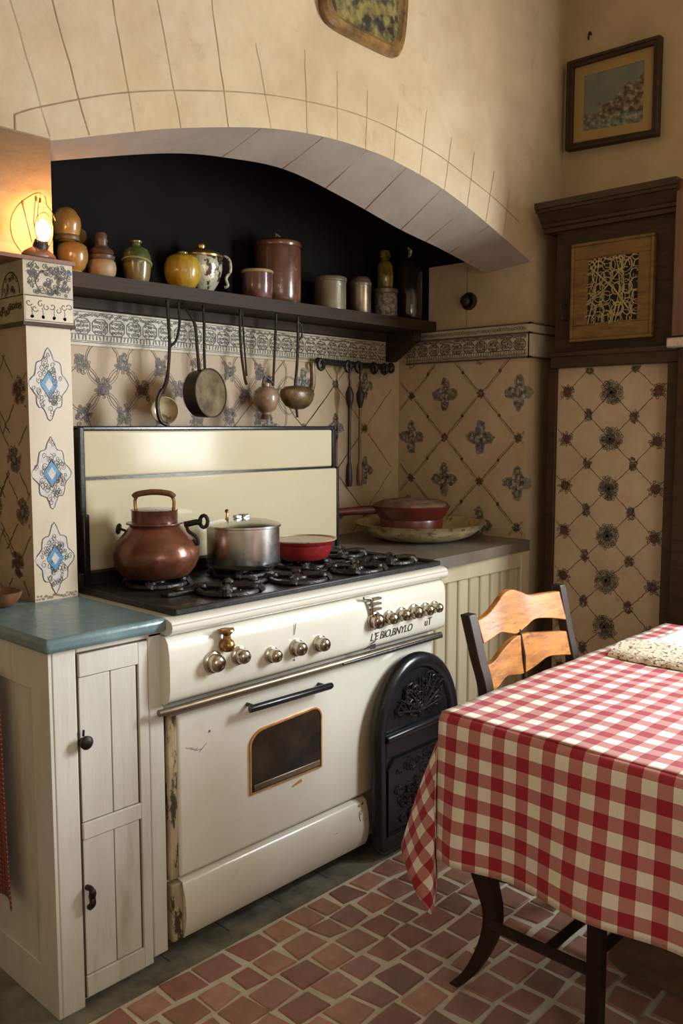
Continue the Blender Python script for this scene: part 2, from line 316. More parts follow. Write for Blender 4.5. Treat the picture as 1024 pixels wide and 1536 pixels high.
# ------------------------------------------------------------------ glaze drawing on tiles: thin ribbons that belong to the tile mesh
class Ink:
    def __init__(s, mb, O, U, Vv, off=.0008, clip=None):
        s.mb = mb; s.O = Vector(O); s.U = Vector(U); s.W = Vector(Vv); s.N = s.U.cross(s.W).normalized(); s.off = off; s.k = 0; s.clip = clip
    def P(s, u, v, h=0): return s.O+s.U*u+s.W*v+s.N*(s.off+h)
    def inside(s, u, v): return s.clip is None or (s.clip[0] <= u <= s.clip[1] and s.clip[2] <= v <= s.clip[3])
    def line(s, pts, w=.002, mat='ink', closed=False, h=.0004):
        pts = [(p[0], p[1]) for p in pts]
        runs = []; cur = []
        for p in (pts+[pts[0]] if closed else pts):
            if s.inside(*p): cur.append(p)
            else:
                if len(cur) > 1: runs.append(cur)
                cur = []
        if len(cur) > 1: runs.append(cur)
        s.k = (s.k+1) % 7
        for r in runs:
            vs = []; n = len(r)
            for i, (u, v) in enumerate(r):
                a = r[max(i-1,0)]; b_ = r[min(i+1,n-1)]
                tx, ty = b_[0]-a[0], b_[1]-a[1]; l = math.hypot(tx, ty) or 1
                ww = w*.5*random.uniform(.75, 1.25)
                nx, ny = -ty/l*ww, tx/l*ww
                vs += [s.P(u-nx, v-ny, h+s.k*.00003), s.P(u+nx, v+ny, h+s.k*.00003)]
            s.mb.add(vs, [(2*i, 2*i+2, 2*i+3, 2*i+1) for i in range(n-1)], mat)
    def blob(s, u, v, r, mat='ink', n=10, sy=1, wob=.15, h=0):
        if not s.inside(u, v): return
        p = [s.P(u+r*cos(2*pi*i/n)*random.uniform(1-wob,1+wob), v+r*sy*sin(2*pi*i/n)*random.uniform(1-wob,1+wob), h) for i in range(n)]
        s.mb.add(p, [tuple(range(n))], mat)
    def poly(s, pts, mat, h=0): s.mb.add([s.P(u, v, h) for u, v in pts], [tuple(range(len(pts)))], mat)
    def ring(s, u, v, r, w=.002, mat='ink', sy=1, n=18, wob=.08):
        s.line([(u+r*cos(2*pi*i/n)*random.uniform(1-wob,1+wob), v+sy*r*sin(2*pi*i/n)*random.uniform(1-wob,1+wob)) for i in range(n)], w, mat, True)
    def curl(s, u, v, r, w=.002, mat='ink', turns=1.4, a0=None, n=14, sy=1):
        a0 = random.uniform(0, 2*pi) if a0 is None else a0; sg = random.choice((-1, 1))
        s.line([(u+r*(1-.75*i/n)*cos(a0+sg*2*pi*turns*i/n), v+sy*r*(1-.75*i/n)*sin(a0+sg*2*pi*turns*i/n)) for i in range(n+1)], w, mat)
    def rosette(s, u, v, r, fill='inkr', w=.0022):
        s.blob(u, v, r*.58, fill, 12, wob=.12)
        for q_ in range(6): s.curl(u+random.uniform(-.6,.6)*r, v+random.uniform(-.6,.6)*r, r*random.uniform(.18,.3), w*.8, 'ink', 1.2, n=8)
        for k in (.35, .62): s.ring(u, v, r*k, w, 'ink', wob=.12)
        for i in range(8):
            a = 2*pi*i/8+random.uniform(-.2, .2); s.curl(u+r*.85*cos(a), v+r*.85*sin(a), r*.26, w, 'ink', 1.1, n=8)
    def cluster(s, u, v, r, fill='inkg', w=.002, k=7):
        for i in range(k):
            a = 2*pi*i/k+random.uniform(-.25, .25); q = r*random.uniform(.5, .72)
            s.blob(u+q*cos(a), v+q*sin(a), r*.20, fill, 8); s.ring(u+q*cos(a), v+q*sin(a), r*.27, w*.8, 'ink', 1, 11, .15); s.curl(u+q*cos(a), v+q*sin(a), r*.17, w*.8, 'ink', 1.4, n=9)
            s.curl(u+1.35*q*cos(a+.4), v+1.35*q*sin(a+.4), r*.16, w*.8, 'ink', 1.1, n=8)
            s.curl(u+.5*q*cos(a+.2), v+.5*q*sin(a+.2), r*.16, w*.8, 'ink', 1.3, n=8)
        s.blob(u, v, r*.32, fill, 9); s.ring(u, v, r*.34, w, 'ink')
    def cross(s, u, v, r, fill='inkg', w=.0022, sy=1.15):
        pts = []
        for i in range(40):
            a = 2*pi*i/40; k = r*(.50+.50*abs(cos(2*a))**1.6)*random.uniform(.93, 1.07); pts.append((u+k*cos(a), v+k*sy*sin(a)))
        if s.inside(u, v): s.poly(pts, fill, -.0002)
        for i in range(64):
            a = random.uniform(0, 2*pi); k = r*(.46+.54*abs(cos(2*a))**1.6)*random.uniform(.15, 1.03)
            s.curl(u+k*cos(a), v+k*sy*sin(a), r*random.uniform(.07, .13), w*.7, random.choice(('ink','ink','inkw' if 'inkw' in s.mb.mats else 'ink')), 1.3, n=8)
        for dx, dy in ((0,.6),(0,-.6),(.6,0),(-.6,0),(0,0)): s.ring(u+dx*r, v+dy*r*sy, r*.2, w*.9, 'ink', 1.1, 12, .12)
    def sprig(s, u, v, r, w=.002):
        for i in range(5):
            a = random.uniform(0, 2*pi); s.blob(u+r*.5*cos(a), v+r*.5*sin(a), r*.17, random.choice(('inkb','inkg')), 7)
            s.curl(u+r*.5*cos(a+1), v+r*.5*sin(a+1), r*.36, w*.8, 'ink', n=9); s.curl(u+r*.8*cos(a+2), v+r*.8*sin(a+2), r*.22, w*.8, 'inkb', n=8)
    def wob(s, a, b_, w=.0022, mat='ink', amp=.002, n=8):
        s.line([(a[0]+(b_[0]-a[0])*i/n+random.uniform(-amp,amp), a[1]+(b_[1]-a[1])*i/n+random.uniform(-amp,amp)) for i in range(n+1)], w, mat)
    def frieze(s, u0, u1, v0, v1, cell=.05, w=.0032):
        H = v1-v0
        for v in (v0+.004, v0+.009, v1-.003): s.wob((u0, v), (u1, v), .0022, 'ink', .0006, int((u1-u0)/.03)+2)
        n = max(1, int(round((u1-u0)/cell))); c = (u1-u0)/n
        for i in range(n):
            uc = u0+(i+.5)*c; hw = c*.43; y0, y1 = v0+H*.30, v0+H*.78; r = .012
            s.line([(uc-hw+r, y0), (uc+hw-r, y0), (uc+hw, y0+r), (uc+hw, y1-r), (uc+hw-r, y1), (uc-hw+r, y1), (uc-hw, y1-r), (uc-hw, y0+r)], w, 'ink', True)
            for gx in range(4):
                for gy in range(3): s.curl(uc+(gx-1.5)*.42*hw+random.uniform(-.002,.002), (y0+y1)/2+(gy-1)*.29*(y1-y0)+random.uniform(-.002,.002), random.uniform(.005,.008), w*.8, 'ink', 1.3, n=8)
            for k in range(6): s.curl(u0+(i+.08+.165*k)*c, v0+H*random.uniform(.84,.92), .006, w*.8, 'ink', 1.2, n=8)
            for k in range(5):
                uu = u0+(i+.1+.2*k)*c; s.wob((uu, v0+H*.12), (uu+random.uniform(-.004,.004), v0+H*.27), w, 'ink', .001, 3)
            s.wob((u0+i*c, v0+H*.28), (u0+(i+1)*c, v0+H*.28), w*.7, 'ink', .001, 3)

# ================================================================== STRUCTURE
# floor: grout bed with individually laid terracotta tiles
fl = MB('grout', 'terra'); fl.box((-1.4,-1.7,-.06), (3.4,2.7,-.004), 'grout')
rows = []
y = 1.785; r = 0; tints = []
nb = len(fl.f); base_cols = [(.35,.175,.13),(.31,.145,.115),(.39,.205,.145),(.28,.15,.125),(.33,.175,.15),(.42,.23,.165)]
while y > -1.65:
    h = random.uniform(.088, .104); x = -1.4+random.uniform(0, .1)
    while x < 3.38:
        wd = random.choice((.085,.1,.1,.105,.12)); j = lambda: random.uniform(-.0075, .0075)
        g = .0085
        q = [(x+g+j(), y-h+g+j()), (x+wd-g+j(), y-h+g+j()), (x+wd-g+j(), y-g+j()), (x+g+j(), y-g+j())]
        z = random.uniform(-.001, .001); cxm = sum(p[0] for p in q)/4; cym = sum(p[1] for p in q)/4
        ins = [(cxm+(p[0]-cxm)*.95, cym+(p[1]-cym)*.95) for p in q]
        vs = [(p[0], p[1], -.006) for p in q]+[(p[0], p[1], z-.0015) for p in q]+[(p[0], p[1], z+.0012) for p in ins]
        fl.add(vs, [(8,9,10,11)]+[(i,(i+1)%4,(i+1)%4+4,i+4) for i in range(4)]+[(i+4,(i+1)%4+4,(i+1)%4+8,i+8) for i in range(4)], 'terra')
        c = random.choice(base_cols); k = random.uniform(.8, 1.15); tints.append(tuple(v*k for v in c)+(1,))
        x += wd
    y -= h; r += 1
floor = struct(fl, 'floor')
me = floor.data; at = me.color_attributes.new('tint', 'FLOAT_COLOR', 'CORNER')
for p in me.polygons:
    c = tints[(p.index-nb)//9] if p.index >= nb else (.4,.35,.28,1)
    for li in p.loop_indices: at.data[li].color = c
st = MB('concrete', 'gap'); st.box((-1.4,1.79,-.02), (3.165,2.6,.0015))
for i in range(8):
    x = 1.3+i*.2; st.box((x,1.84,.0012), (x+.004,2.2,.0022), 'gap')
struct(st, 'trim_1')

# arch (chimney breast) wall
AF = [(1.069,2.075),(1.095,2.082),(1.256,2.135),(1.437,2.190),(1.739,2.262),(1.983,2.293),(2.20,2.298),(2.334,2.289),(2.53,2.262),(2.718,2.219),(2.92,2.160),(3.165,2.083)]
AB = [(1.069,2.060),(1.216,2.105),(1.548,2.195),(1.768,2.230),(2.018,2.245),(2.303,2.205),(2.596,2.150),(2.85,2.115),(3.165,2.060)]
def interp(T, x):
    P = cr([(a, b_, 0) for a, b_ in T], 6)
    if x <= P[0].x: return P[0].y
    for a, b_ in zip(P, P[1:]):
        if a.x <= x <= b_.x: return a.y+(b_.y-a.y)*(x-a.x)/(b_.x-a.x+1e-9)
    return P[-1].y
TOP = 3.3; YF, YB = 1.917, 2.13
aw = MB('plaster', 'plaster2', 'groove', 'soot')
xs = [1.069+(3.165-1.069)*i/48 for i in range(49)]
for a, b_ in zip(xs, xs[1:]):
    ka, kb = [1.187+(q-1.069)*(3.165-1.187)/(3.165-1.069) for q in (a, b_)]
    za, zb, wa, wb = interp(AF,a), interp(AF,b_), interp(AB,ka), interp(AB,kb)
    aw.add([(a,YF,za),(b_,YF,zb),(b_,YF,TOP),(a,YF,TOP)], [(0,1,2,3)], 'plaster')
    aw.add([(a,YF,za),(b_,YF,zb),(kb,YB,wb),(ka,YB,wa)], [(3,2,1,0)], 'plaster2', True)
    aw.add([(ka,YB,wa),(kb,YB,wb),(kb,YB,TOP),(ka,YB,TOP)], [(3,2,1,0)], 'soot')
aw.add([(-1.4,YF,2.075),(1.069,YF,2.075),(1.069,YF,TOP),(-1.4,YF,TOP)], [(0,1,2,3)], 'plaster')
# cove under the overhang, down to the pier
YPI, XPI = 2.345, 1.306
cv = [(p.x, p.y) for p in cr([(YF,2.075,0),(2.08,2.068,0),(2.18,2.052,0),(2.25,2.030,0),(2.31,1.985,0),(YPI,1.92,0)], 5)]
def xr(yy): return 1.069+(yy-YF)/(YPI-YF)*(XPI-1.069)
for (ya, za), (yb, zb) in zip(cv, cv[1:]):
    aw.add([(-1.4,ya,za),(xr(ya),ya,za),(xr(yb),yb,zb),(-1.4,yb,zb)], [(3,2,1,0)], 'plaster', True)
side = [(xr(a), a, b_) for a, b_ in cv]; ns_ = len(side)
aw.add(side+[(p[0], p[1], 2.25) for p in side]+[(XPI,2.6,1.92),(XPI,2.6,2.25)], [(i,i+1,i+1+ns_,i+ns_) for i in range(ns_-1)]+[(ns_-1,2*ns_,2*ns_+1,2*ns_-1)], 'plaster')
# pilaster to the right of the alcove
aw.add([(3.165,YF,0),(3.4,YF,0),(3.4,YF,TOP),(3.165,YF,TOP)], [(0,1,2,3)], 'plaster')
ik = Ink(aw, (0,YF,0), (1,0,0), (0,0,1), .0008)
go = [(.985,2.078),(.985,2.111),(1.054,2.146),(1.258,2.229),(1.482,2.295),(1.740,2.353),(2.013,2.388),(2.2,2.395),(2.333,2.387),(2.53,2.365),(2.715,2.325),(2.9,2.28),(3.081,2.219)]
ik.line([(go[0][0],go[0][1]),(go[1][0],go[1][1])], .004, 'groove')
ik.line([(p.x,p.y) for p in cr([(a,b_,0) for a,b_ in go[1:]], 8)], .0028, 'groove')
ik.line([(.5,2.0765),(1.069,2.0765)], .004, 'groove')
cuts = [(1.069,2.083,.90,2.62),(1.17,2.11,1.02,2.6),(1.30,2.15,1.22,2.56),(1.44,2.19,1.36,2.55),(1.60,2.23,1.54,2.58),(1.757,2.265,1.70,2.48),(1.90,2.285,1.89,2.52),
        (2.03,2.295,2.03,2.50),(2.16,2.298,2.17,2.48),(2.30,2.29,2.32,2.47),(2.44,2.275,2.475,2.497),(2.58,2.25,2.62,2.44),(2.72,2.219,2.76,2.42),(2.84,2.185,2.89,2.38),(2.96,2.15,3.0,2.33)]
for a, b_, c, d in cuts:
    n = 10; ik.line([(a+(c-a)*i/n+random.uniform(-.0015,.0015), b_+(d-b_)*i/n) for i in range(n+1)], random.choice((.0012,.0019,.0015)), 'groove')
for a in (1.75,2.0,2.2,2.4,2.6,2.75,2.9,3.03):       # joints on the intrados
    p0, p1 = Vector((a-.03,YF+.002,interp(AF,a-.03)-.001)), Vector((a,YB-.002,interp(AB,a)-.001)); d = Vector((.002,0,0))
    aw.add([p0-d,p0+d,p1+d,p1-d], [(0,1,2,3)], 'groove')
struct(aw, 'wall_arch')

# back wall of the alcove
bw = MB('soot', 'tile', 'frieze', 'ink', 'inkb', 'inkg', 'inkr', 'inkw')
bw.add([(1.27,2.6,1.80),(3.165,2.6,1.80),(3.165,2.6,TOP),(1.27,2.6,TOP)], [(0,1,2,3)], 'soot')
bw.add([(1.16,2.6,0),(3.165,2.6,0),(3.165,2.6,1.80),(1.16,2.6,1.80)], [(0,1,2,3)], 'tile')
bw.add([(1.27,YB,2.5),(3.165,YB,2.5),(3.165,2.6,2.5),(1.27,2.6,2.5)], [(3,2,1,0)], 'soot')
ik = Ink(bw, (0,2.6,0), (1,0,0), (0,0,1), .0008, clip=(1.30,3.16,.96,1.70))
for j, z in enumerate((1.63,1.545,1.46)):
    for i in range(7):
        x = 1.538+.155*i-(.078 if j == 1 else 0)
        if x > 2.42: continue
        ik.sprig(x, z, .034, .0022); ik.sprig(x, z, .022, .002)
        for k in range(9): ik.curl(x+random.uniform(-.026,.026), z+random.uniform(-.034,.034), .009, .002, 'ink')
        if j == 1: ik.blob(x, z, .012, 'inkr'); ik.ring(x, z, .016, .002, 'inkr')
        cz_ = z if j == 1 else z; xo = x+.0775
        ik.line([(xo+(.060+random.uniform(-.0015,.0015))*cos(a), z+.070*sin(a)*(1+.04*cos(4*a))+random.uniform(-.001,.001)) for a in [2*pi*q/36 for q in range(37)]], .0022, 'inkb')
        ik.line([(xo+.066*cos(a), z+.077*sin(a)) for a in [2*pi*q/36 for q in range(37)]], .0011, 'ink')
for i in range(4):
    for j in range(4):
        x = 2.36+.19*i+(.0); z = 1.60-.187*j
        if (i+j) % 2: ik.cross(x, z, .055, 'inkg', .0024)
        else:
            ik.rosette(x, z, .020, 'inkb')
            for sx, sz in ((1,1),(1,-1),(-1,1),(-1,-1)): ik.wob((x+.02*sx, z+.02*sz), (x+.18*sx, z+.177*sz), .0035, 'inkb', .002)
struct(bw, 'wall_back')
# tiled border on the back wall
t = MB('frieze', 'ink'); t.box((1.30,2.592,1.684), (3.08,2.6,1.797))
ik = Ink(t, (0,2.592,0), (1,0,0), (0,0,1), .0006); ik.frieze(1.31, 3.07, 1.690, 1.794, .066)
struct(t, 'trim_2')

# right side wall of the alcove
al = MB('plaster', 'tile', 'soot', 'groove', 'ink', 'inkg', 'inkb', 'inkr', 'inkw')
X0 = 3.165
def quadx(mb, x, y0, y1, z0, z1, mat): mb.add([(x,y0,z0),(x,y1,z0),(x,y1,z1),(x,y0,z1)], [(3,2,1,0)], mat)
quadx(al, X0, YF, 2.6, 0, 1.80, 'tile'); quadx(al, X0, YF, 2.43, 1.80, 2.12, 'plaster'); quadx(al, X0, 2.43, 2.6, 1.80, 2.5, 'soot'); quadx(al, X0, YB, 2.43, 2.12, 2.5, 'soot')
ik = Ink(al, (X0,0,0), (0,-1,0), (0,0,1), .0008, clip=(-2.595,-1.925,.96,1.71))
ik.wob((-2.225,1.84), (-2.225,2.12), .004, 'groove')
ik2 = Ink(al, (X0,0,0), (0,-1,0), (0,0,1), .0008); ik2.wob((-2.225,1.845), (-2.225,2.10), .004, 'groove', .0005)
for i in range(-3, 3):
    for j in range(-1, 5):
        u = -(2.147+.1885*i); v = 1.56-.187*j
        if (i+j) % 2 == 0:
            ik.rosette(u, v, .020, random.choice(('inkg','inkb')), .0025)
            for su, sv in ((1,1),(-1,1),(1,-1),(-1,-1)):
                ik.wob((u+.018*su, v+.018*sv), (u+.094*su, v+.0935*sv), .0035, 'inkb', .0015); ik.sprig(u+.094*su, v+.0935*sv, .008)
                ik.wob((u+.022*su, v+.012*sv), (u+.098*su, v+.087*sv), .0015, 'ink', .001)
        elif j == 0 and False: pass
        else: ik.cross(u, v, .070, 'inkg', .0024, 1.08)
struct(al, 'wall_alcove')
t = MB('frieze', 'ink', 'gap'); t.box((3.157,YF-.006,1.706), (X0,2.55,1.80)); t.box((3.158,YF-.006,1.803), (X0,2.5,1.838))
t.box((3.152,YF-.012,1.797), (X0,2.55,1.804), 'gap'); t.box((3.152,YF-.012,1.700), (X0,2.55,1.707), 'gap'); t.box((3.152,YF-.012,1.836), (X0,2.5,1.842), 'gap')
for z in (1.700,1.797,1.836): t.box((3.152,YF-.012,z), (3.4,YF,z+.006), 'gap')
t.box((3.157,YF-.008,1.706), (3.4,YF,1.838))
ik = Ink(t, (3.157,0,0), (0,-1,0), (0,0,1), .0006); ik.frieze(-2.55, -1.925, 1.708, 1.797, .062)
for i in range(40): ik.curl(-2.47+.0137*i, 1.82, .009, .002, 'ink', 1.2, n=8)
struct(t, 'trim_3')

# tiled pier, its left face and the plaster above it
pr = MB('pier_tile', 'tile', 'plaster', 'frieze', 'ink', 'inkr', 'inkb', 'inkg', 'inkblue', 'inkw')
pr.add([(1.165,2.247,.9),(1.296,2.247,.9),(1.296,2.247,1.87),(1.165,2.247,1.87)], [(0,1,2,3)], 'pier_tile')
pr.add([(1.165,2.247,.9),(1.165,2.6,.9),(1.165,2.6,1.87),(1.165,2.247,1.87)], [(0,3,2,1)], 'tile')
pr.add([(1.296,2.247,.9),(1.296,2.6,.9),(1.296,2.6,1.87),(1.296,2.247,1.87)], [(0,1,2,3)], 'tile')
pr.add([(-1.4,YPI,1.87),(XPI,YPI,1.87),(XPI,YPI,1.92),(-1.4,YPI,1.92)], [(0,1,2,3)], 'plaster')
pr.add([(XPI,YPI,1.87),(XPI,2.6,1.87),(XPI,2.6,1.92),(XPI,YPI,1.92)], [(0,1,2,3)], 'plaster')
pr.add([(-1.4,YPI,1.87),(XPI,YPI,1.87),(XPI,2.6,1.87),(-1.4,2.6,1.87)], [(3,2,1,0)], 'plaster')
pr.add([(-1.4,2.6,0),(1.165,2.6,0),(1.165,2.6,1.87),(-1.4,2.6,1.87)], [(0,1,2,3)], 'tile')
ik = Ink(pr, (0,2.247,0), (1,0,0), (0,0,1), .0008, clip=(1.168,1.294,.94,1.69))
def medallion(u, v, su, sv):
    out = []
    for i in range(56):
        a = 2*pi*i/56; k = 1/(abs(cos(a))**1.25+abs(sin(a))**1.25)**(1/1.25)
        k *= 1+.09*cos(8*a)+random.uniform(-.02,.02)
        out.append((u+su*k*cos(a), v+sv*k*sin(a)))
    ik.poly(out, 'inkw', .0001); ik.line(out, .0022, 'ink', True)
    for q in range(60):
        a = random.uniform(0, 2*pi); k = random.uniform(.3,.98)/(abs(cos(a))+abs(sin(a)))
        ik.curl(u+su*k*cos(a), v+sv*k*sin(a), random.uniform(.005,.010), .0016, 'ink', 1.2, n=8, sy=1.3)
    for sgx in (-1, 1):
        for sgy in (-1, 1): ik.wob((u+sgx*su*.45, v+sgy*0), (u, v+sgy*sv*.42), .003, 'ink', .0005, 4)
    dd = [(u-.024,v),(u,v-.033),(u+.024,v),(u,v+.033)]
    ik.poly(dd, 'inkblue', .0005); ik.line(dd, .003, 'inkblue', True, .0008)
    ik.poly([(u-.012,v),(u,v-.018),(u+.012,v),(u,v+.018)], 'inkw', .0009)
    for q in range(4): ik.curl(u+random.uniform(-.01,.01), v+random.uniform(-.012,.012), .006, .0016, 'inkblue', n=8)
for (u, v) in ((1.226,1.535),(1.226,1.291),(1.228,1.053)): medallion(u, v, .055, .092)
for k in range(30): ik.curl(1.17+.0042*k, .945+random.uniform(-.003,.008), .004, .0012, 'inkb', n=6)
ikl = Ink(pr, (1.165,0,0), (0,-1,0), (0,0,1), .0008, clip=(-2.6,-2.25,.94,1.69))
for k, v in enumerate((1.52,1.335,1.19,1.03)):
    for dy in (0, .16, .32):
        u = -2.30-dy+(.0 if k % 2 == 0 else -.04)
        ikl.cluster(u, v+random.uniform(-.01,.01), .042, random.choice(('inkr','inkg','inkb')), .0025, 6)
        for su in (-1, 1): ikl.wob((u+su*.03, v-.04), (u+su*.10, v-.12), .003, 'ink', .003); ikl.wob((u+su*.03, v+.03), (u+su*.09, v+.10), .0025, 'ink', .003)
wp = struct(pr, 'wall_pier')
cp = MB('frieze', 'pier_tile', 'ink', 'gap', 'lampwood', 'inkblue')
cp.box((1.158,2.240,1.70), (1.303,2.6,1.862)); cp.box((1.152,2.234,1.69), (1.306,2.6,1.70), 'gap')
cp.box((-1.4,2.232,1.862), (1.309,2.6,1.872), 'lampwood')
ik = Ink(cp, (0,2.240,0), (1,0,0), (0,0,1), .0006)
ik.poly([(1.162,1.704),(1.300,1.704),(1.300,1.768),(1.162,1.768)], 'pier_tile')
ik.line([(1.160,1.770),(1.302,1.770)], .003); ik.line([(1.160,1.705),(1.302,1.705)], .002)
ik.line([(1.20+.0*i, 1.775) for i in range(2)], .002)
ik.ring(1.228, 1.808, .034, .0025, 'ink', .95)
for k in range(90): ik.curl(1.232+random.uniform(-.06,.06), 1.813+random.uniform(-.034,.04), random.uniform(.005,.01), .0018, 'ink', n=8)
ik.blob(1.296, 1.84, .006, 'inkblue')
for k in range(8): ik.curl(1.172+.017*k, 1.742+random.uniform(-.006,.01), .010, .0022, 'ink', .9, n=8)
for k in range(4): ik.wob((1.18+.032*k, 1.74), (1.18+.032*k, 1.718), .0016); ik.blob(1.18+.032*k, 1.715, .005, 'ink')
ikl = Ink(cp, (1.158,0,0), (0,-1,0), (0,0,1), .0006)
for c in (-2.31,-2.45):
    ikl.line([(c+.05*cos(a), 1.775+.06*sin(a)) for a in [pi*i/12 for i in range(13)]], .0035)
    for k in range(16): ikl.curl(c+random.uniform(-.035,.035), 1.795+random.uniform(-.02,.03), .008, .002, n=8)
ikl.line([(-2.6,1.77),(-2.24,1.77)], .003)
for k in range(24): ikl.curl(-2.58+.014*k, 1.735+random.uniform(-.012,.012), .010, .004, 'ink', n=8)
struct(cp, 'trim_4')

# right wall with window opening, and the rest of the room
rw = MB('plaster')
for a in (((3.4,.70,0),(3.55,2.75,TOP)), ((3.4,-1.75,0),(3.55,-.66,TOP)), ((3.4,-.66,0),(3.55,.70,1.08)), ((3.4,-.66,2.48),(3.55,.70,TOP))): rw.box(*a)
struct(rw, 'wall_right')
wl = MB('plaster'); wl.box((-1.55,-1.75,0), (-1.4,2.75,TOP)); struct(wl, 'wall_left')
wr = MB('plaster')
for a in (((-1.4,-1.75,0),(-.5,-1.6,TOP)), ((.9,-1.75,0),(3.4,-1.6,TOP)), ((-.5,-1.75,0),(.9,-1.6,1.1)), ((-.5,-1.75,2.4),(.9,-1.6,TOP))): wr.box(*a)
struct(wr, 'wall_rear')
ce = MB('plaster'); ce.box((-1.55,-1.75,TOP), (3.55,2.75,TOP+.1)); struct(ce, 'ceiling')
for nm, ax in (('window_1', 0), ('added_fill_window', 1)):
    f = MB('greige')
    if ax == 0:
        y0, y1, z0, z1 = -.66, .70, 1.08, 2.48
        for a in (((3.46,y0,z0),(3.52,y1,z0+.05)), ((3.46,y0,z1-.05),(3.52,y1,z1)), ((3.46,y0,z0),(3.52,y0+.05,z1)), ((3.46,y1-.05,z0),(3.52,y1,z1)), ((3.47,.0,z0),(3.51,.04,z1)), ((3.47,y0,1.8),(3.51,y1,1.83))): f.box(*a)
    else:
        x0, x1, z0, z1 = -.5, .9, 1.1, 2.4  # invented rear window, unseen, put in to house the fill light
        for a in (((x0,-1.72,z0),(x1,-1.66,z0+.05)), ((x0,-1.72,z1-.05),(x1,-1.66,z1)), ((x0,-1.72,z0),(x0+.05,-1.66,z1)), ((x1-.05,-1.72,z0),(x1,-1.66,z1)), ((.18,-1.71,z0),(.22,-1.67,z1))): f.box(*a)
    fo = struct(f, nm)
    g = MB('glass')
    if ax == 0: g.box((3.488,-.62,1.12), (3.492,.66,2.44))
    else: g.box((-.46,-1.692,1.14), (.86,-1.688,2.36))
    g.build('pane', parent=fo)

# ================================================================== CUPBOARD AND TILED PANEL ON THE RIGHT WALL
cbx = 3.18
cb = thing('wall_cupboard', (3.29,1.56,1.655), 'dark brown wooden wall cupboard with a small fretwork door, below the framed painting', 'cupboard')
b1 = MB('wood'); b1.box((3.19,1.325,1.66), (3.395,1.815,2.205)); b1.build('body', cb, bevel=.003)
c1 = MB('woodh')
prof = [(3.19,2.185),(3.168,2.185),(3.166,2.200),(3.152,2.203),(3.150,2.214),(3.142,2.218),(3.134,2.232),(3.120,2.244),(3.116,2.250),(3.104,2.252),(3.102,2.262),(3.094,2.264),(3.092,2.287),(3.395,2.287),(3.395,2.185)]
c1.prism([(a, z) for a, z in prof], (0,1.862,0), (1,0,0), (0,0,1), .562); c1.build('cornice', cb)
c2 = MB('woodh'); c2.box((3.168,1.30,1.652), (3.395,1.82,1.70)); c2.box((3.158,1.30,1.695), (3.395,1.825,1.715)); c2.build('bottom_rail', cb, bevel=.004)
def frame_x(mb, x0, x1, ya, yb, za, zb, w, mat=None):
    mb.box((x0,ya,za), (x1,yb,za+w), mat); mb.box((x0,ya,zb-w), (x1,yb,zb), mat); mb.box((x0,ya,za+w), (x1,ya+w,zb-w), mat); mb.box((x0,yb-w,za+w), (x1,yb,zb-w), mat)
d1 = MB('oak'); frame_x(d1, 3.165, 3.19, 1.405, 1.738, 1.750, 2.125, .012); frame_x(d1, 3.172, 3.19, 1.415, 1.728, 1.760, 2.115, .052); frame_x(d1, 3.176, 3.19, 1.44, 1.70, 1.79, 2.09, .03)
door = d1.build('door', cb, bevel=.003)
d2 = MB('darkfill'); d2.box((3.184,1.455,1.80), (3.1895,1.685,2.09)); d2.build('backing', door)
lt = MB('lattice')
def arcx(cy, cz, ry, rz, a0, a1, r=.0022, n=12):
    p = [(3.178+random.uniform(-.002,.002), min(1.682,max(1.458,cy+ry*cos(a0+(a1-a0)*i/n))), min(2.083,max(1.812,cz+rz*sin(a0+(a1-a0)*i/n)))) for i in range(n+1)]
    lt.tube(p, r, 5)
for i in range(6):
  for rep in range(3):
    for j in range(7):
        cy, cz = 1.475+.038*i+random.uniform(-.008,.008), 1.828+.04*j+random.uniform(-.01,.01); rr = random.uniform(.016,.028); a = random.uniform(0, 6.28)
        arcx(cy, cz, rr, rr*random.uniform(.8,1.3), a, a+random.uniform(2.5,5.8), random.uniform(.0010,.0020))
for k in range(3):
    ya, yb = random.uniform(1.46,1.68), random.uniform(1.46,1.68)
    lt.tube(cr([(3.176,ya,1.815),(3.179,(ya+yb)/2+random.uniform(-.03,.03),1.95),(3.176,yb,2.08)], 6), .002, 5)
lt.tube([(3.174,1.66,2.03),(3.174,1.56,1.94),(3.174,1.50,1.86)], .003, 5); lt.tube([(3.174,1.50,2.05),(3.174,1.60,1.94),(3.174,1.67,1.90)], .0025, 5)
lt.build('fretwork', door)
hd = MB('black'); hd.tube(cr([(3.188,1.768,1.90),(3.168,1.775,1.90),(3.160,1.772,1.875),(3.166,1.768,1.845),(3.188,1.765,1.838)], 6), .0045, 8); hd.tube([(3.188,1.745,1.865),(3.175,1.742,1.865)], .006, 8)
hd.build('handle', cb)
pnl = MB('tile', 'ink', 'inkg', 'inkr', 'inkb', 'wood')
pnl.box((3.205,1.333,.02), (3.395,1.803,1.652))
ik = Ink(pnl, (3.205,0,0), (0,-1,0), (0,0,1), .0008, clip=(-1.801,-1.335,.03,1.650))
ys = (-1.76,-1.572,-1.385)
for j in range(-1, 9):
    z = 1.555-.1855*j
    for i, u in enumerate(ys):
        zz = z+random.uniform(-.006,.006)
        for su in (-1, 1):
            for sv in (-1, 1): ik.wob((u+su*.022, zz+sv*.022), (u+su*.094, zz+sv*.093), .0022, 'ink', .002)
        if i == 1: ik.cluster(u, zz, .052, 'inkg', .0026, 9); ik.cluster(u, zz, .026, 'inkg', .002, 5)
        else: ik.rosette(u, zz, .030, 'inkr', .0026)
        if i < 2: ik.sprig(u+.094, zz-.093, .022, .0024); ik.sprig(u+.094, zz-.082, .018, .002); ik.sprig(u+.094, zz-.104, .018, .002)
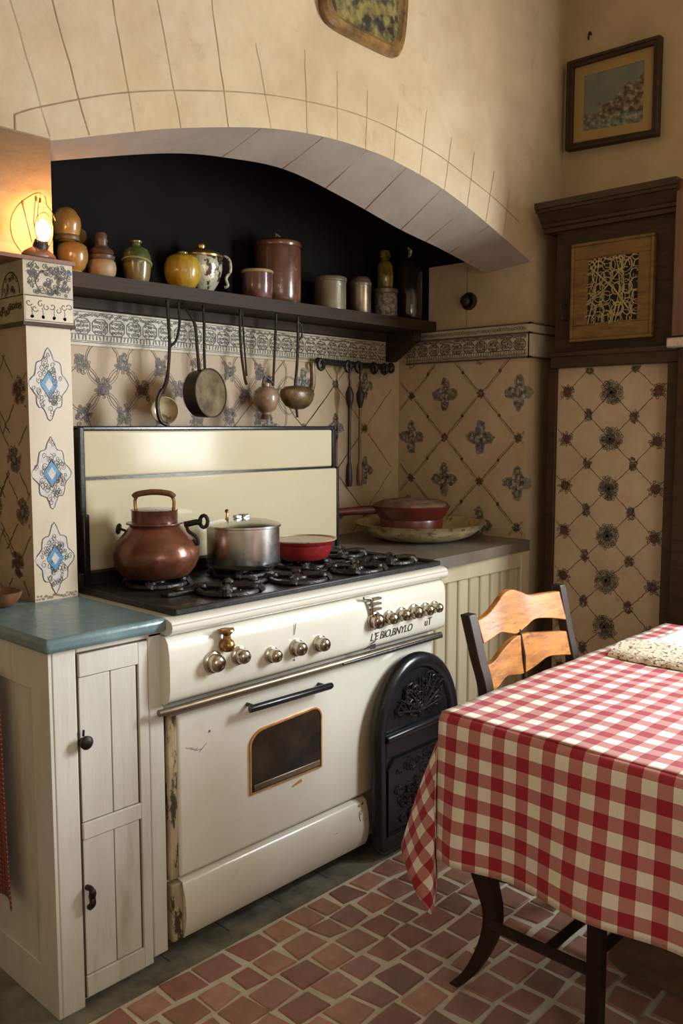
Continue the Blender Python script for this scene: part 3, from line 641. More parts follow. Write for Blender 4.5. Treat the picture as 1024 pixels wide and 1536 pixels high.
pnl.build('tiled_panel', None, org=(3.3,1.568,.02))
tag(bpy.data.objects['tiled_panel'], 'tall ivory panel painted with red rosettes and grey flower clusters, below the wall cupboard', 'tile panel')
post = MB('wood', 'redwood'); post.box((3.19,1.803,.0), (3.395,1.84,1.652)); post.box((3.15,1.29,0), (3.395,1.333,1.652))
post.box((3.13,1.20,0), (3.395,1.29,1.70)); post.box((3.12,1.18,1.74), (3.395,1.312,2.28), 'redwood')
struct(post, 'trim_5', bevel=.004)
lg = MB('white_rim'); lg.box((3.10,1.15,1.70), (3.395,1.322,1.735)); struct(lg, 'trim_6', bevel=.006)
# painting on the right wall
pic = thing('framed_painting', (3.385,1.69,2.53), 'framed painting of rocks and sea in an ochre mount, hanging on the right wall', 'picture')
PA, PB, PC, PD = Vector((3.385,1.887,2.552)), Vector((3.385,1.497,2.532)), Vector((3.385,1.497,2.898)), Vector((3.385,1.887,2.903))
def quadring(mb, outer, k0, k1, x0, x1):
    c = sum(outer, Vector())/4
    def sc(p, d):  # inset by distance d
        s = Vector((0, math.copysign(d, c.y-p.y), math.copysign(d, c.z-p.z))); return p+s
    O_, I_ = [sc(p, k0) for p in outer], [sc(p, k1) for p in outer]
    vs = []
    for p in O_+I_: vs.append((x0, p.y, p.z))
    for p in O_+I_: vs.append((x1, p.y, p.z))
    fs = []
    for i in range(4):
        j = (i+1) % 4
        fs += [(i,j,j+4,i+4), (8+i,8+i+4,8+j+4,8+j), (i,8+i,8+j,j), (i+4,j+4,8+j+4,8+i+4)]
    mb.add(vs, fs)
f = MB('wood'); quadring(f, [PA,PB,PC,PD], 0, .026, 3.368, 3.398); quadring(f, [PA,PB,PC,PD], .0, .012, 3.362, 3.37); f.build('frame', pic, bevel=.003)
f = MB('mount'); quadring(f, [PA,PB,PC,PD], .02, .068, 3.385, 3.39); f.build('mount', pic)
f = MB('painting'); f.add([(3.387,1.822,2.615),(3.387,1.56,2.60),(3.387,1.56,2.832),(3.387,1.822,2.838)], [(0,1,2,3)]); f.uv = {0:(0,0),1:(1,0),2:(1,1),3:(0,1)}; f.build('canvas', pic)
hk = MB('iron'); hk.tube(cr([(3.398,1.80,2.995),(3.385,1.80,3.0),(3.38,1.802,2.985),(3.388,1.806,2.975)], 5), .004, 6)
tag(hk.build('wall_hook', None, org=(3.398,1.8,2.985)), 'tiny dark hook high on the right wall above the painting', 'hook')
# plaque on the arch wall
pq = thing('wall_plaque', (2.15,1.915,2.62), 'mottled dark green plaque with amber rim, high on the wall above the arch', 'plaque')
def sring(pts, O, U, W): return pts
out = [p for p in cr([(1.955,2.95,0),(1.945,2.72,0),(1.955,2.64,0),(2.0,2.613,0),(2.12,2.607,0),(2.26,2.607,0),(2.305,2.622,0),(2.33,2.68,0),(2.345,2.82,0),(2.34,2.96,0),(2.28,3.02,0),(2.03,3.02,0)], 6, True)]
o2 = [(p.x, p.y) for p in out]; cxp = 2.148; czp = 2.81
f = MB('plaqrim'); n = len(o2)
def scl(k): return [(cxp+(a-cxp)*k, czp+(b_-czp)*k) for a, b_ in o2]
rr = [(scl(1), 1.915), (scl(1.0), 1.898), (scl(.96), 1.888), (scl(.88), 1.888), (scl(.84), 1.896), (scl(.80), 1.900)]
vs = [(a, yy, b_) for ring, yy in rr for a, b_ in ring]
f.add(vs, [(j*n+i, j*n+(i+1)%n, (j+1)*n+(i+1)%n, (j+1)*n+i) for j in range(5) for i in range(n)], None, True); f.build('rim', pq)
f = MB('plaque'); s_ = scl(.83); f.add([(a, 1.899, b_) for a, b_ in s_], [tuple(range(n))]); f.build('face', pq)

# round iron knob on the alcove wall
kb = thing('iron_wall_boss', (3.165,2.21,1.953), 'round black iron knob on the plaster to the right of the shelf', 'knob')
f = MB('iron'); f.lathe((3.165,2.21,1.953), [(.036,0),(.037,.012),(.028,.016),(.024,.014)], 28, None, (-1,0,0)); f.build('plate', kb)
f = MB('iron'); f.lathe((3.165,2.21,1.953), [(.012,.012),(.012,.022),(.021,.028),(.024,.038),(.018,.047),(.006,.050),(0,.05)], 24, None, (-1,0,0)); f.build('grip', kb)

# ================================================================== SHELF WITH POTS
sh = thing('pot_shelf', (1.3,2.5,1.8), 'long dark wooden shelf across the alcove carrying pots and jars', 'shelf')
f = MB('shelfw'); f.prism([(1.30,2.40),(3.164,2.385),(3.164,2.598),(1.30,2.598)], (0,0,1.836), (1,0,0), (0,1,0), .044); f.build('board', sh, bevel=.004)
f = MB('shelfw'); f.box((1.30,2.575,1.800), (3.05,2.59,1.836)); f.build('wall_batten', sh, bevel=.002)
f = MB('shelfw'); f.prism([(2.59,1.836),(2.59,1.71),(2.57,1.71),(2.43,1.80),(2.43,1.836)], (3.06,0,0), (0,1,0), (0,0,1), .05); f.build('bracket', sh, bevel=.003)
Z = 1.8805
def pot(name, x, y, label, cat, parts, group=None, z=Z):
    t = thing(name, (x,y,z), label, cat, group)
    for pn, mat, prof, *kw in parts:
        MB(mat).lathe((x,y,z), prof, 36, None, None, **(kw[0] if kw else {})).build(pn, t, angle=50)
    return t
def hollow(prof, th=.004):
    return prof+[(max(r-th, .001), z) for r, z in reversed(prof[1:])]+[(0, prof[0][1]+th)]
pot('squat_jar', 1.437, 2.465, 'squat ochre jar at the left end of the shelf, under a rounder jar', 'jar',
    [('body','ochre',[(.028,0),(.03,.006),(.026,.012),(.036,.022),(.045,.045),(.046,.065),(.042,.085),(.03,.094),(.022,.096)])])
pot('round_jar', 1.418, 2.462, 'round brown and ochre jar stacked on the squat jar, far left of the shelf', 'jar',
    [('body','ochre',[(.022,0),(.034,.006),(.034,.018),(.038,.024),(.043,.05),(.040,.07),(.026,.092),(.012,.10),(0,.102)]),('band','brownclay',[(.0345,.002),(.0365,.005),(.0365,.016),(.0345,.018)])], z=Z+.096)
t = pot('small_lidded_jar', 1.497, 2.535, 'small brown jar with a yellow disc lid, behind the stacked jars at the shelf\'s left', 'jar',
    [('body','brownclay',[(.022,0),(.03,.01),(.03,.09),(.024,.105),(.018,.112),(0,.113)])])
MB('ochre').lathe((1.497,2.535,Z+.135), [(0,-.006),(.024,-.006),(.028,0),(.024,.006),(0,.006)], 28, None, (-.6,-.7,.3)).build('disc_lid', t)
pot('stacked_ring_jar', 1.540, 2.47, 'cream and brown ringed jar with a narrow neck, left of the green jug', 'jar',
    [('body','creamclay',[(.03,0),(.034,.004),(.042,.016),(.045,.035),(.042,.052),(.036,.058)]),
     ('shoulder','brownclay',[(.036,.056),(.040,.062),(.041,.07),(.034,.076),(.038,.08),(.034,.09),(.024,.096),(.022,.10)]),
     ('neck','brownclay',[(.019,.098),(.018,.112),(.021,.118),(.018,.126),(.019,.135),(.014,.142),(0,.143)])])
t = pot('green_jug', 1.672, 2.475, 'round green glazed jug with a cord round its middle', 'jug',
    [('lower_body','olive',[(.034,0),(.036,.005),(.041,.02),(.045,.045),(.047,.062)]),
     ('body','green',[(.047,.062),(.0475,.075),(.046,.09),(.038,.108),(.022,.118),(.014,.122),(.014,.132)]),
     ('rim','olive',[(.012,.130),(.018,.132),(.019,.137),(.013,.139),(.011,.132)])])
MB('palerim').tube([(1.672+.0475*cos(a), 2.475+.0475*sin(a), Z+.068-.012*sin(a+.9)) for a in [2*pi*i/30 for i in range(30)]], .0028, 6, None, True).build('cord', t)
pot('ribbed_gourd_jar', 1.838, 2.452, 'mustard yellow ribbed gourd-shaped jar in front of the silver tureen', 'jar',
    [('body','yellow',[(.028,0),(.042,.008),(.056,.03),(.062,.055),(.060,.08),(.050,.102),(.034,.112),(.018,.113)], dict(wob=lambda a, z: 1+.03*cos(16*a))),
     ('rim','olive',[(.016,.110),(.018,.112),(.018,.122),(.014,.125),(0,.125)])])
tx, ty = 1.968, 2.517
t = pot('silver_tureen', tx, ty, 'patterned silver lidded tureen with two looped handles, behind the yellow gourd jar', 'tureen',
    [('body','silver',[(.045,0),(.048,.006),(.04,.014),(.052,.03),(.066,.055),(.074,.09),(.074,.115),(.068,.128)]),
     ('lid','goldlid',[(.078,.128),(.079,.134),(.072,.142),(.05,.153),(.02,.158),(.012,.160),(.016,.168),(.014,.176),(0,.178)])])
for sgn in (-1, 1):
    dx, dy = .683*sgn, -.73*sgn
    hp = [(.068,.12),(.085,.135),(.105,.12),(.108,.085),(.092,.06),(.098,.035),(.085,.028)]
    MB('silver').tube(cr([(tx+dx*r*.95, ty+dy*r*.95+(0 if sgn > 0 else .0), Z+z) for r, z in hp], 5), .005, 8).build('handle', t)
pot('stoneware_mug', 2.168, 2.448, 'plum brown cylindrical pot with a pale rim, in front of the tall crock', 'pot',
    [('body','mug',[(.050,0),(.054,.004),(.056,.05),(.056,.092)]),('rim','palerim',[(.056,.092),(.059,.094),(.059,.100),(.056,.103),(.051,.102),(.050,.03),(0,.03)])])
t = pot('stoneware_crock', 2.318, 2.500, 'tall brown glazed crock with a lid and dark finial, the largest pot on the shelf', 'crock',
    [('body','terracotta',[(.082,0),(.086,.004),(.088,.05),(.088,.20),(.085,.212)]),
     ('lid','terracotta',[(.089,.212),(.091,.218),(.089,.228),(.07,.238),(.03,.244),(0,.245)])])
MB('brownclay').tube([(2.318-.01,2.50,Z+.24),(2.318-.012,2.50,Z+.262),(2.318+.002,2.50,Z+.258),(2.318+.018,2.50,Z+.246)], [.010,.006,.005,.007], 8).build('finial', t)
pot('grey_tin', 2.582, 2.48, 'wide dull grey tin with a flat lid, between the crock and the slim canister', 'tin',
    [('body','tin',[(.064,0),(.066,.003),(.065,.008),(.065,.115)]),('lid','tin',[(.065,.112),(.068,.114),(.068,.128),(.064,.132),(.02,.134),(0,.134)])])
pot('metal_canister', 2.768, 2.485, 'slim brushed metal canister with a domed dark lid', 'canister',
    [('body','tin2',[(.044,0),(.046,.003),(.046,.122)]),('collar','tin',[(.046,.12),(.048,.123),(.048,.132),(.043,.138)]),('lid','brownclay',[(.042,.136),(.043,.144),(.034,.156),(.012,.160),(0,.160)])])
pot('engraved_jar', 2.945, 2.495, 'grey engraved jar with a pale lid, carrying the yellow green bottle', 'jar',
    [('body','engraved',[(.046,0),(.050,.006),(.050,.10),(.046,.108)]),('foot','tin',[(.050,-.0),(.052,.002),(.052,.010),(.050,.012)]),('lid','tin',[(.049,.108),(.053,.11),(.053,.126),(.048,.130),(0,.130)])])
pot('yellow_glass_bottle', 2.945, 2.50, 'yellow green mottled bottle standing on the engraved jar', 'bottle',
    [('body','yglass',[(.030,0),(.034,.005),(.036,.05),(.035,.09),(.028,.108),(.018,.118)]),('neck','yglass',[(.018,.116),(.018,.128),(.024,.132),(.025,.152),(.020,.160),(0,.160)])], z=Z+.1305)
pot('dark_glass_bottle', 3.098, 2.487, 'tall dark cut-glass bottle at the right end of the shelf', 'bottle',
    [('body','dglass',[(.054,0),(.058,.005),(.060,.05),(.060,.22),(.052,.25),(.034,.268),(.022,.275)], dict(wob=lambda a, z: 1+.02*cos(14*a))),('neck','dglass',[(.020,.272),(.019,.30),(.024,.305),(.024,.325),(.018,.330),(.014,.32),(0,.30)])])

# ================================================================== HANGING TOOLS
# skillet, mouth facing the room
sk = thing('hanging_skillet', (1.90,2.42,1.83), 'round blackened pan hanging by a looped iron handle over the stove', 'pan')
f = MB('panout'); f.lathe((1.898,2.465,1.532), [(0,0),(.072,0),(.080,.008),(.084,.055),(.085,.066),(.081,.066),(.078,.05)], 44, None, (.22,-1,.05)); f.build('pan', sk)
f = MB('panin'); f.lathe((1.898,2.465,1.532), [(.080,.064),(.078,.03),(.071,.010),(0,.007)], 44, None, (.22,-1,.05)); f.build('interior', sk)
f = MB('iron'); f.tube(cr([(1.872,2.415,1.61),(1.870,2.42,1.68),(1.862,2.42,1.76),(1.845,2.43,1.80),(1.83,2.45,1.833)], 5), .0055, 8); f.tube(cr([(1.893,2.41,1.61),(1.895,2.415,1.69),(1.90,2.42,1.77),(1.905,2.43,1.832)], 5), .005, 8); f.build('handle', sk)
sp = thing('long_spoon', (1.75,2.42,1.83), 'long iron ladle with a shallow pale bowl, hanging furthest left over the stove', 'ladle')
f = MB('iron'); f.tube(cr([(1.750,2.42,1.833),(1.752,2.418,1.76),(1.752,2.415,1.68),(1.738,2.412,1.58),(1.715,2.41,1.53)], 6), [.006]*6+[.0055]*12+[.007]*7, 8)
f.tube(cr([(1.80,2.43,1.833),(1.802,2.425,1.77),(1.785,2.42,1.71),(1.760,2.418,1.685)], 6), .0045, 8)
f.tube(cr([(1.715,2.41,1.54),(1.695,2.405,1.51),(1.690,2.40,1.475),(1.70,2.40,1.44),(1.725,2.40,1.426)], 6), .007, 8); f.build('handle', sp)
f = MB('cream_in'); f.lathe((1.732,2.425,1.472), [(0,0),(.030,.003),(.042,.012),(.046,.022),(.043,.023),(.03,.010),(0,.006)], 32, None, (-.5,-1,.05), 1, 1); f.build('bowl', sp)
fk = MB('iron'); fk.tube(cr([(2.062,2.42,1.833),(2.058,2.418,1.76),(2.062,2.415,1.67),(2.072,2.41,1.59),(2.080,2.41,1.57)], 6), .005, 8); fk.tube(cr([(2.075,2.425,1.833),(2.078,2.42,1.72),(2.080,2.41,1.60)], 6), .0035, 8)
tag(fk.build('iron_fork', None, org=(2.065,2.42,1.83)), 'thin two-pronged iron fork hanging between the pan and the floral pot', 'fork')
hp_ = thing('floral_pot_ladle', (2.21,2.42,1.83), 'small round floral ceramic pot hanging on a thin iron rod', 'pot')
f = MB('floral'); f.lathe((2.185,2.425,1.462), [(.016,.0),(.018,.01),(.034,.020),(.046,.045),(.048,.065),(.042,.088),(.026,.102),(.016,.105),(.016,.116),(.010,.118)], 36); f.build('body', hp_)
f = MB('brownclay'); f.lathe((2.185,2.425,1.447), [(.0,0),(.022,0),(.020,.010),(.017,.018)], 24); f.build('foot', hp_)
f = MB('iron'); f.tube(cr([(2.235,2.42,1.833),(2.230,2.42,1.75),(2.222,2.42,1.65),(2.216,2.42,1.57)], 5), .0048, 8); f.tube([(2.228,2.425,1.74),(2.242,2.425,1.833)], .003, 6); f.tube(cr([(2.165,2.42,1.575),(2.175,2.42,1.60),(2.20,2.42,1.592),(2.216,2.42,1.58)], 5), .004, 6); f.build('rod', hp_)
bp_ = thing('brass_spouted_ladle', (2.36,2.42,1.83), 'darkened brass dipper with a tall side spout, hanging right of the floral pot', 'ladle')
f = MB('potbrass'); f.lathe((2.345,2.425,1.485), [(0,0),(.03,.002),(.055,.014),(.072,.034),(.080,.058),(.076,.074),(.055,.086),(.02,.090),(0,.091)], 40, None, None, 1, .6); f.build('bowl', bp_)
f = MB('potbrass'); f.tube(cr([(2.405,2.425,1.545),(2.425,2.425,1.575),(2.428,2.425,1.62),(2.424,2.425,1.665)], 5), [.016,.016,.015,.014,.013,.012,.012,.011,.011,.011,.010,.010,.010,.010,.011,.012][:16], 12); f.build('spout', bp_)
f = MB('iron'); f.tube(cr([(2.345,2.42,1.833),(2.345,2.42,1.74),(2.338,2.42,1.64),(2.325,2.42,1.55)], 5), .0055, 8); f.tube(cr([(2.35,2.43,1.82),(2.375,2.43,1.80),(2.375,2.43,1.765),(2.348,2.42,1.745)], 5), .003, 6); f.tube([(2.335,2.42,1.50),(2.34,2.42,1.455)], .005, 8); f.build('handle', bp_)
rl = thing('hook_rail', (2.83,2.57,1.69), 'black wrought-iron hook rail on the tiles under the shelf\'s right end', 'hook rail')
f = MB('iron'); f.tube(cr([(2.59,2.56,1.69),(2.7,2.56,1.686),(2.9,2.56,1.684),(3.05,2.56,1.684)], 5), .013, 8)
f.tube([(3.06+.018*cos(a), 2.56, 1.682+.018*sin(a)) for a in [2*pi*i/14 for i in range(14)]], .007, 7, None, True); f.build('bar', rl)
for x in (2.60,2.765,2.83,2.93,3.0):
    MB('iron').tube([(x+.016*cos(a), 2.548, 1.674+.020*sin(a)) for a in [2*pi*i/12 for i in range(12)]], .0085, 7, None, True).build('hook', rl)
for (x, zb, lab, k) in ((2.765,1.17,'black iron skewer with a flat leaf-shaped bulb, left of the pair on the hook rail',0),(2.832,1.165,'brown iron skewer with a socketed end, right of the pair on the hook rail',1)):
    s_ = thing('hanging_skewer', (x,2.54,1.66), lab, 'skewer')
    f = MB('iron'); f.tube([(x,2.54,1.665),(x+.004,2.54,1.65),(x-.004,2.54,1.63),(x+.003,2.54,1.61),(x,2.54,1.59)], .005, 8)
    f.tube([(x,2.54,1.59),(x,2.54,1.56),(x,2.54,1.53),(x,2.54,1.50)], [.007,.018,.016,.008], 10); f.build('grip', s_)
    f = MB('iron' if k == 0 else 'corkw'); f.tube([(x,2.54,1.50),(x-.002,2.54,1.36),(x-.003,2.54,1.26)], .007, 8); f.tube([(x-.003,2.54,1.27),(x-.004,2.54,1.25),(x-.004,2.54,1.19),(x-.004,2.54,1.165)], [.007,.012,.015,.012], 9); f.build('shaft', s_)

# ================================================================== LAMP
lp = thing('oil_lamp', (1.207,2.262,1.8725), 'small glowing lamp with wire loops on the ledge of the tiled pier', 'lamp')
LX, LY = 1.212, 2.242
f = MB('lampwood'); f.lathe((1.207,LY,1.8725), [(.046,0),(.050,.003),(.044,.012),(.028,.022),(.020,.026),(0,.027)], 30, None, None, 1, .36); f.build('base', lp)
f = MB('iron')
for i in range(26):
    a = random.uniform(0, 6.28); q = random.uniform(0, .02); c = (LX+q*cos(a), LY+q*.5*sin(a), 1.905+random.uniform(-.008,.010))
    f.lathe(c, [(0,-.006),(.005,-.003),(.0055,.002),(.003,.006),(0,.007)], 7)
f.lathe((LX,LY,1.893), [(.018,0),(.022,.010),(.017,.022),(0,.024)], 18, None, None, 1, .7); f.build('burner', lp)
f = MB('bulb'); f.lathe((1.221,LY,1.942), [(0,-.026),(.010,-.023),(.018,-.012),(.021,.002),(.018,.018),(.010,.028),(.004,.032),(0,.033)], 24); f.build('glass_globe', lp)
f = MB('brass')
def lo(pts, r=.0014): f.tube(cr([(a, LY+dy, b_) for a, dy, b_ in pts], 7), r, 6)
lo([(1.215,0,1.905),(1.196,-.005,1.94),(1.200,-.01,1.975),(1.222,-.012,1.99),(1.243,-.01,1.965),(1.245,-.005,1.93),(1.236,0,1.905)], .0016)
lo([(1.160,0,1.877),(1.135,0,1.91),(1.130,0,1.955),(1.145,-.012,1.995),(1.175,-.03,2.024),(1.195,-.035,2.032),(1.215,-.03,2.024),(1.222,-.022,2.008),(1.240,-.01,2.0),(1.253,-.01,1.975)], .0013)
lo([(1.188,0,1.91),(1.178,0,1.95),(1.165,0,2.005)], .0016); lo([(1.207,0,1.91),(1.193,-.005,1.96),(1.193,-.02,2.028)], .0016); lo([(1.21,0,1.93),(1.202,-.008,1.98),(1.204,-.02,2.026)], .0014)
f.lathe((1.165,LY,2.002), [(0,0),(.003,.001),(.004,.008),(.003,.012),(0,.013)], 8); f.lathe((1.193,LY-.02,2.012), [(0,0),(.003,.001),(.004,.012),(0,.016)], 8); f.lathe((1.204,LY-.02,2.010), [(0,0),(.003,.001),(.003,.012),(0,.016)], 8)
f.build('wire_loops', lp)

# ================================================================== LEFT CUPBOARD WITH BLUE SLAB
lc = thing('base_cabinet', (.99,1.845,0), 'old white painted base cabinet with narrow panelled doors, left of the stove', 'cabinet')
f = MB('greige'); f.box((.99,1.853,.03), (1.298,2.58,.9015)); f.box((.994,1.87,0), (1.24,2.55,.03)); f.build('body', lc)
f = MB('greige'); f.box((.99,1.843,.0), (1.052,1.875,.9019)); f.build('corner_post', lc, bevel=.004)
f = MB('greige'); f.box((1.052,1.843,.887), (1.298,1.87,.9019)); f.box((1.253,1.843,.035), (1.298,1.87,.90)); f.build('side_stile', lc, bevel=.004)
def stile(mb, x0, x1, z0, z1, y0=1.840, y1=1.856): mb.box((x0,y0,z0), (x1,y1,z1))
# one tall door made of two panels, split by its middle rail
f = MB('greige', 'gap'); f.box((1.0535,1.8475,.020), (1.2525,1.853,.886), 'gap')
stile(f, 1.222, 1.2495, .024, .883); stile(f, 1.0575, 1.222, .828, .883); stile(f, 1.0575, 1.222, .426, .467); stile(f, 1.0575, 1.222, .024, .078)
dr = f.build('door', lc, bevel=.002)
for z0, z1 in ((.468,.827),(.079,.425)):
    f = MB('greige', 'gap'); f.box((1.0585,1.8445,z0+.001), (1.1425,1.852,z1-.001)); f.box((1.145,1.8445,z0+.001), (1.217,1.852,z1-.001)); f.build('panel', dr, bevel=.0015)
f = MB('iron'); f.lathe((1.063,1.842,.672), [(.009,0),(.009,.010),(.016,.014),(.017,.020),(.012,.026),(.005,.028),(0,.028)], 20, None, (0,-1,0)); f.tube([(1.063,1.838,.685),(1.063,1.836,.70)], .003, 6); f.build('knob', dr)
f = MB('iron'); f.tube(cr([(1.064,1.842,.305),(1.064,1.825,.307),(1.065,1.820,.298),(1.067,1.826,.285),(1.066,1.822,.270),(1.063,1.832,.258)], 5), [.007]*8+[.009]*8+[.008]*10, 10); f.build('latch', dr)
f = MB('greige', 'gap')   # framed left side
for a in (((.982,1.845,.0),(.991,1.93,.90)), ((.982,1.93,.80),(.991,2.58,.90)), ((.982,1.93,.0),(.991,2.58,.11)), ((.982,2.5,.11),(.991,2.58,.80))): f.box(*a)
f.box((.9885,1.93,.11), (.991,2.5,.80)); f.build('side_panel', lc, bevel=.002)
sl = MB('bluestone'); sl.box((.962,1.818,.902), (1.303,2.598,.937))
tag(sl.build('blue_counter_slab', None, org=(1.1,2.2,.902), bevel=.012, bseg=4), 'thick blue-green stone slab on top of the white cabinet', 'countertop')
t = thing('wooden_bowl', (1.075,2.27,.9375), 'small brown wooden bowl on the blue slab beside the tiled pier', 'bowl')
MB('corkw').lathe((1.075,2.27,.9375), hollow([(.03,0),(.042,.006),(.056,.028),(.06,.040)], .006), 36).build('bowl', t)
# towel hanging on the cabinet's left side
tw = MB('towel'); nu, nv = 22, 18; uvd = {}
for j in range(nv+1):
    for i in range(nu+1):
        a = i/nu; z = .81-(.81-.235)*j/nv; wd = .14+.17*j/nv; yy = 2.045-.052*j/nv+a*wd
        x = .966-.010*(1+sin(a*14+j*.12))*(.4+.6*j/nv)-.004
        tw.v.append(V(x, yy, z+ .012*sin(a*5)*j/nv)); tw.uv[len(tw.v)-1] = (a*.34, z)
for j in range(nv):
    for i in range(nu):
        k = j*(nu+1)+i; tw.f.append((k,k+1,k+nu+2,k+nu+1)); tw.m.append(0); tw.s.append(True)
tt = thing('kitchen_towel', (.966,2.1,.22), 'red and straw checked towel hanging on the left side of the white cabinet', 'towel')
tw.build('cloth', tt, solid=.004); f = MB('iron'); f.tube([(.985,2.12,.81),(.965,2.12,.81),(.950,2.12,.82)], .004, 8); f.build('hook', tt)

# ================================================================== RIGHT WORKTOP AND FLUTED PANEL
ct = MB('slate'); ct.prism([(2.455,1.852),(3.163,1.890),(3.163,2.597),(2.49,2.597),(2.49,2.40),(2.455,2.40)], (0,0,.912), (1,0,0), (0,1,0), .042)
tag(ct.build('stone_worktop', None, org=(2.8,2.2,.912), bevel=.005), 'grey stone worktop to the right of the stove, under the tiled alcove wall', 'countertop')
bd = MB('bead'); bd.box((2.46,1.915,.0), (3.16,1.96,.911)); bd.box((2.46,1.895,.845), (3.16,1.93,.911)); bd.box((2.46,1.895,.0), (3.16,1.93,.09))
for i in range(10):
    x = 2.465+i*.072; bd.prism([(x,1.93),(x+.003,1.912),(x+.010,1.905),(x+.052,1.905),(x+.059,1.912),(x+.062,1.93)], (0,0,.09), (1,0,0), (0,1,0), .755)
bd.box((3.10,1.893,0), (3.163,1.93,.911))
tag(bd.build('fluted_panel', None, org=(2.8,1.93,0), bevel=.004), 'beige vertically fluted panel beneath the grey worktop, behind the chair', 'panel')
bb = MB('concrete'); bb.box((1.31,2.40,0), (2.485,2.597,.93)); struct(bb, 'trim_7')

# dishes on the worktop
ZW = .9545
t = thing('shallow_pan', (2.872,2.24,ZW), 'very wide shallow ochre enamelled pan lying on the grey worktop', 'pan')
MB('oldpan').lathe((2.872,2.24,ZW), hollow([(.13,0),(.165,.004),(.21,.020),(.25,.048),(.268,.072),(.272,.073)], .004), 64).build('pan', t)
cx, cy, cz = 2.845, 2.265, ZW+.014
t = thing('red_casserole', (cx,cy,cz), 'dark red casserole with a crusted brown lid, sitting in the wide shallow pan', 'casserole')
MB('darkred').lathe((cx,cy,cz), [(.118,0),(.124,.004),(.132,.066),(.130,.074),(.140,.086),(.160,.122),(.162,.128),(.152,.130)], 56).build('body', t)
MB('crust').lathe((cx,cy,cz), [(.154,.128),(.147,.137),(.11,.150),(.06,.156),(.03,.160),(.02,.170),(0,.172)], 40, None, None, 1, 1, lambda a, z: 1+.03*sin(7*a)+.02*cos(11*a+z*90)).build('lid', t)
MB('darkred').tube([(cx-.10,cy+.09,cz+.112),(cx-.19,cy+.165,cz+.105),(cx-.27,cy+.225,cz+.098),(cx-.32,cy+.265,cz+.095)], [.020,.017,.016,.014], 12).build('handle', t)

# ================================================================== STOVE
sv = thing('gas_range', (1.88,2.1,0), 'large old ivory enamelled range cooker with chrome knobs under the alcove', 'stove')
x0, x1 = 1.305, 2.45
f = MB('enamel', 'gap'); f.box((x0,1.86,.055), (x1,2.36,.90)); f.box((x0+.03,1.90,.0), (x1-.03,2.34,.055), 'gap'); f.build('body', sv, bevel=.006)
f = MB('enamel'); f.box((1.335,1.838,.222), (2.435,1.87,.682))
k_ = Ink(f, (0,1.838,0), (1,0,0), (0,0,1), .0008); k_.poly([(1.745,.345),(1.79,.352),(1.785,.362),(1.765,.356),(1.75,.352)], 'goldline'); k_.curl(1.44, .60, .004, .0015)
for k in range(4): k_.wob((1.36+.015*k,.575-.008*k), (1.385+.015*k,.565+random.uniform(-.01,.01)), .0012, 'inkg')
f.build('oven_front', sv, bevel=.010, bseg=3)
f = MB('chip'); f.box((1.306,1.842,.222), (1.337,1.87,.688)); f.build('worn_edge', sv, bevel=.005)
f = MB('enamel', 'chip'); f.prism([(1.835,.055),(1.825,.075),(1.818,.12),(1.822,.17),(1.833,.205),(1.845,.214),(1.87,.214),(1.87,.055)], (1.34,0,0), (0,1,0), (0,0,1), .735, None, True)
k_ = Ink(f, (0,1.822,0), (1,0,0), (0,0,1), .0015)
for k in range(5): k_.curl(2.02+.012*k, .128+.004*k, .007, .002, 'ink', .9, n=8)
k_.wob((2.035,.15), (2.03,.175), .0025, 'ink'); k_.ring(2.036, .178, .006, .002, 'ink'); k_.curl(1.915, .14, .008, .004, 'goldline'); k_.wob((1.905,.135), (1.925,.15), .003, 'goldline'); k_.blob(2.045, .205, .005, 'ink')
dw = f.build('drawer', sv)
f = MB('chip'); f.box((1.306,1.832,.055), (1.341,1.87,.214)); f.build('worn_edge', dw, bevel=.005)
# control panel with rounded front
f = MB('enamel')
prof = [(1.86,.708),(1.825,.710),(1.806,.722),(1.800,.745),(1.799,.80),(1.801,.845),(1.806,.872),(1.818,.888),(1.86,.890)]
f.prism(prof, (1.288,0,0), (0,1,0), (0,0,1), 1.165, None, True)
k_ = Ink(f, (0,1.799,0), (1,0,0), (0,0,1), .0006); k_.poly([(2.055,.715),(2.082,.715),(2.082,.731),(2.055,.731)], 'ink'); k_.wob((2.06,.736), (2.08,.738), .004)
k_.line([(1.722+.006*t, .822+.030*t) for t in [0,.2,.4,.6,.8,1]], .003, 'ink'); k_.line([(1.728,.852),(1.736,.862),(1.744,.862)], .002); k_.blob(1.722, .748, .003)
cpn = f.build('control_panel', sv, bevel=.010, bseg=3, angle=55)
# lettering scratched on the panel
def text_mesh(body, size, loc, mat, parent, name, shear=.3, off=0):
    c = bpy.data.curves.new(name, 'FONT'); c.body = body; c.size = size; c.shear = shear; c.extrude = .0004; c.offset = off; c.space_character = .95
    o = bpy.data.objects.new(name+'_tmp', c); col.objects.link(o); dg = bpy.context.evaluated_depsgraph_get(); me = bpy.data.meshes.new_from_object(o.evaluated_get(dg)); bpy.data.objects.remove(o)
    me.transform(Matrix.Rotation(radians(90), 4, 'X')); me.transform(Matrix.Translation(Vector(loc)-ORG[parent.name])); me.materials.clear(); me.materials.append(M[mat])
    ob = bpy.data.objects.new(name, me); col.objects.link(ob); ob.parent = parent; ORG[ob.name] = ORG[parent.name]; return ob
text_mesh('L\'E BIO,BNYLO', .034, (2.055,1.7985,.742), 'ink', cpn, 'lettering')
text_mesh('uT', .036, (2.335,1.7985,.745), 'ink', cpn, 'lettering', .1)
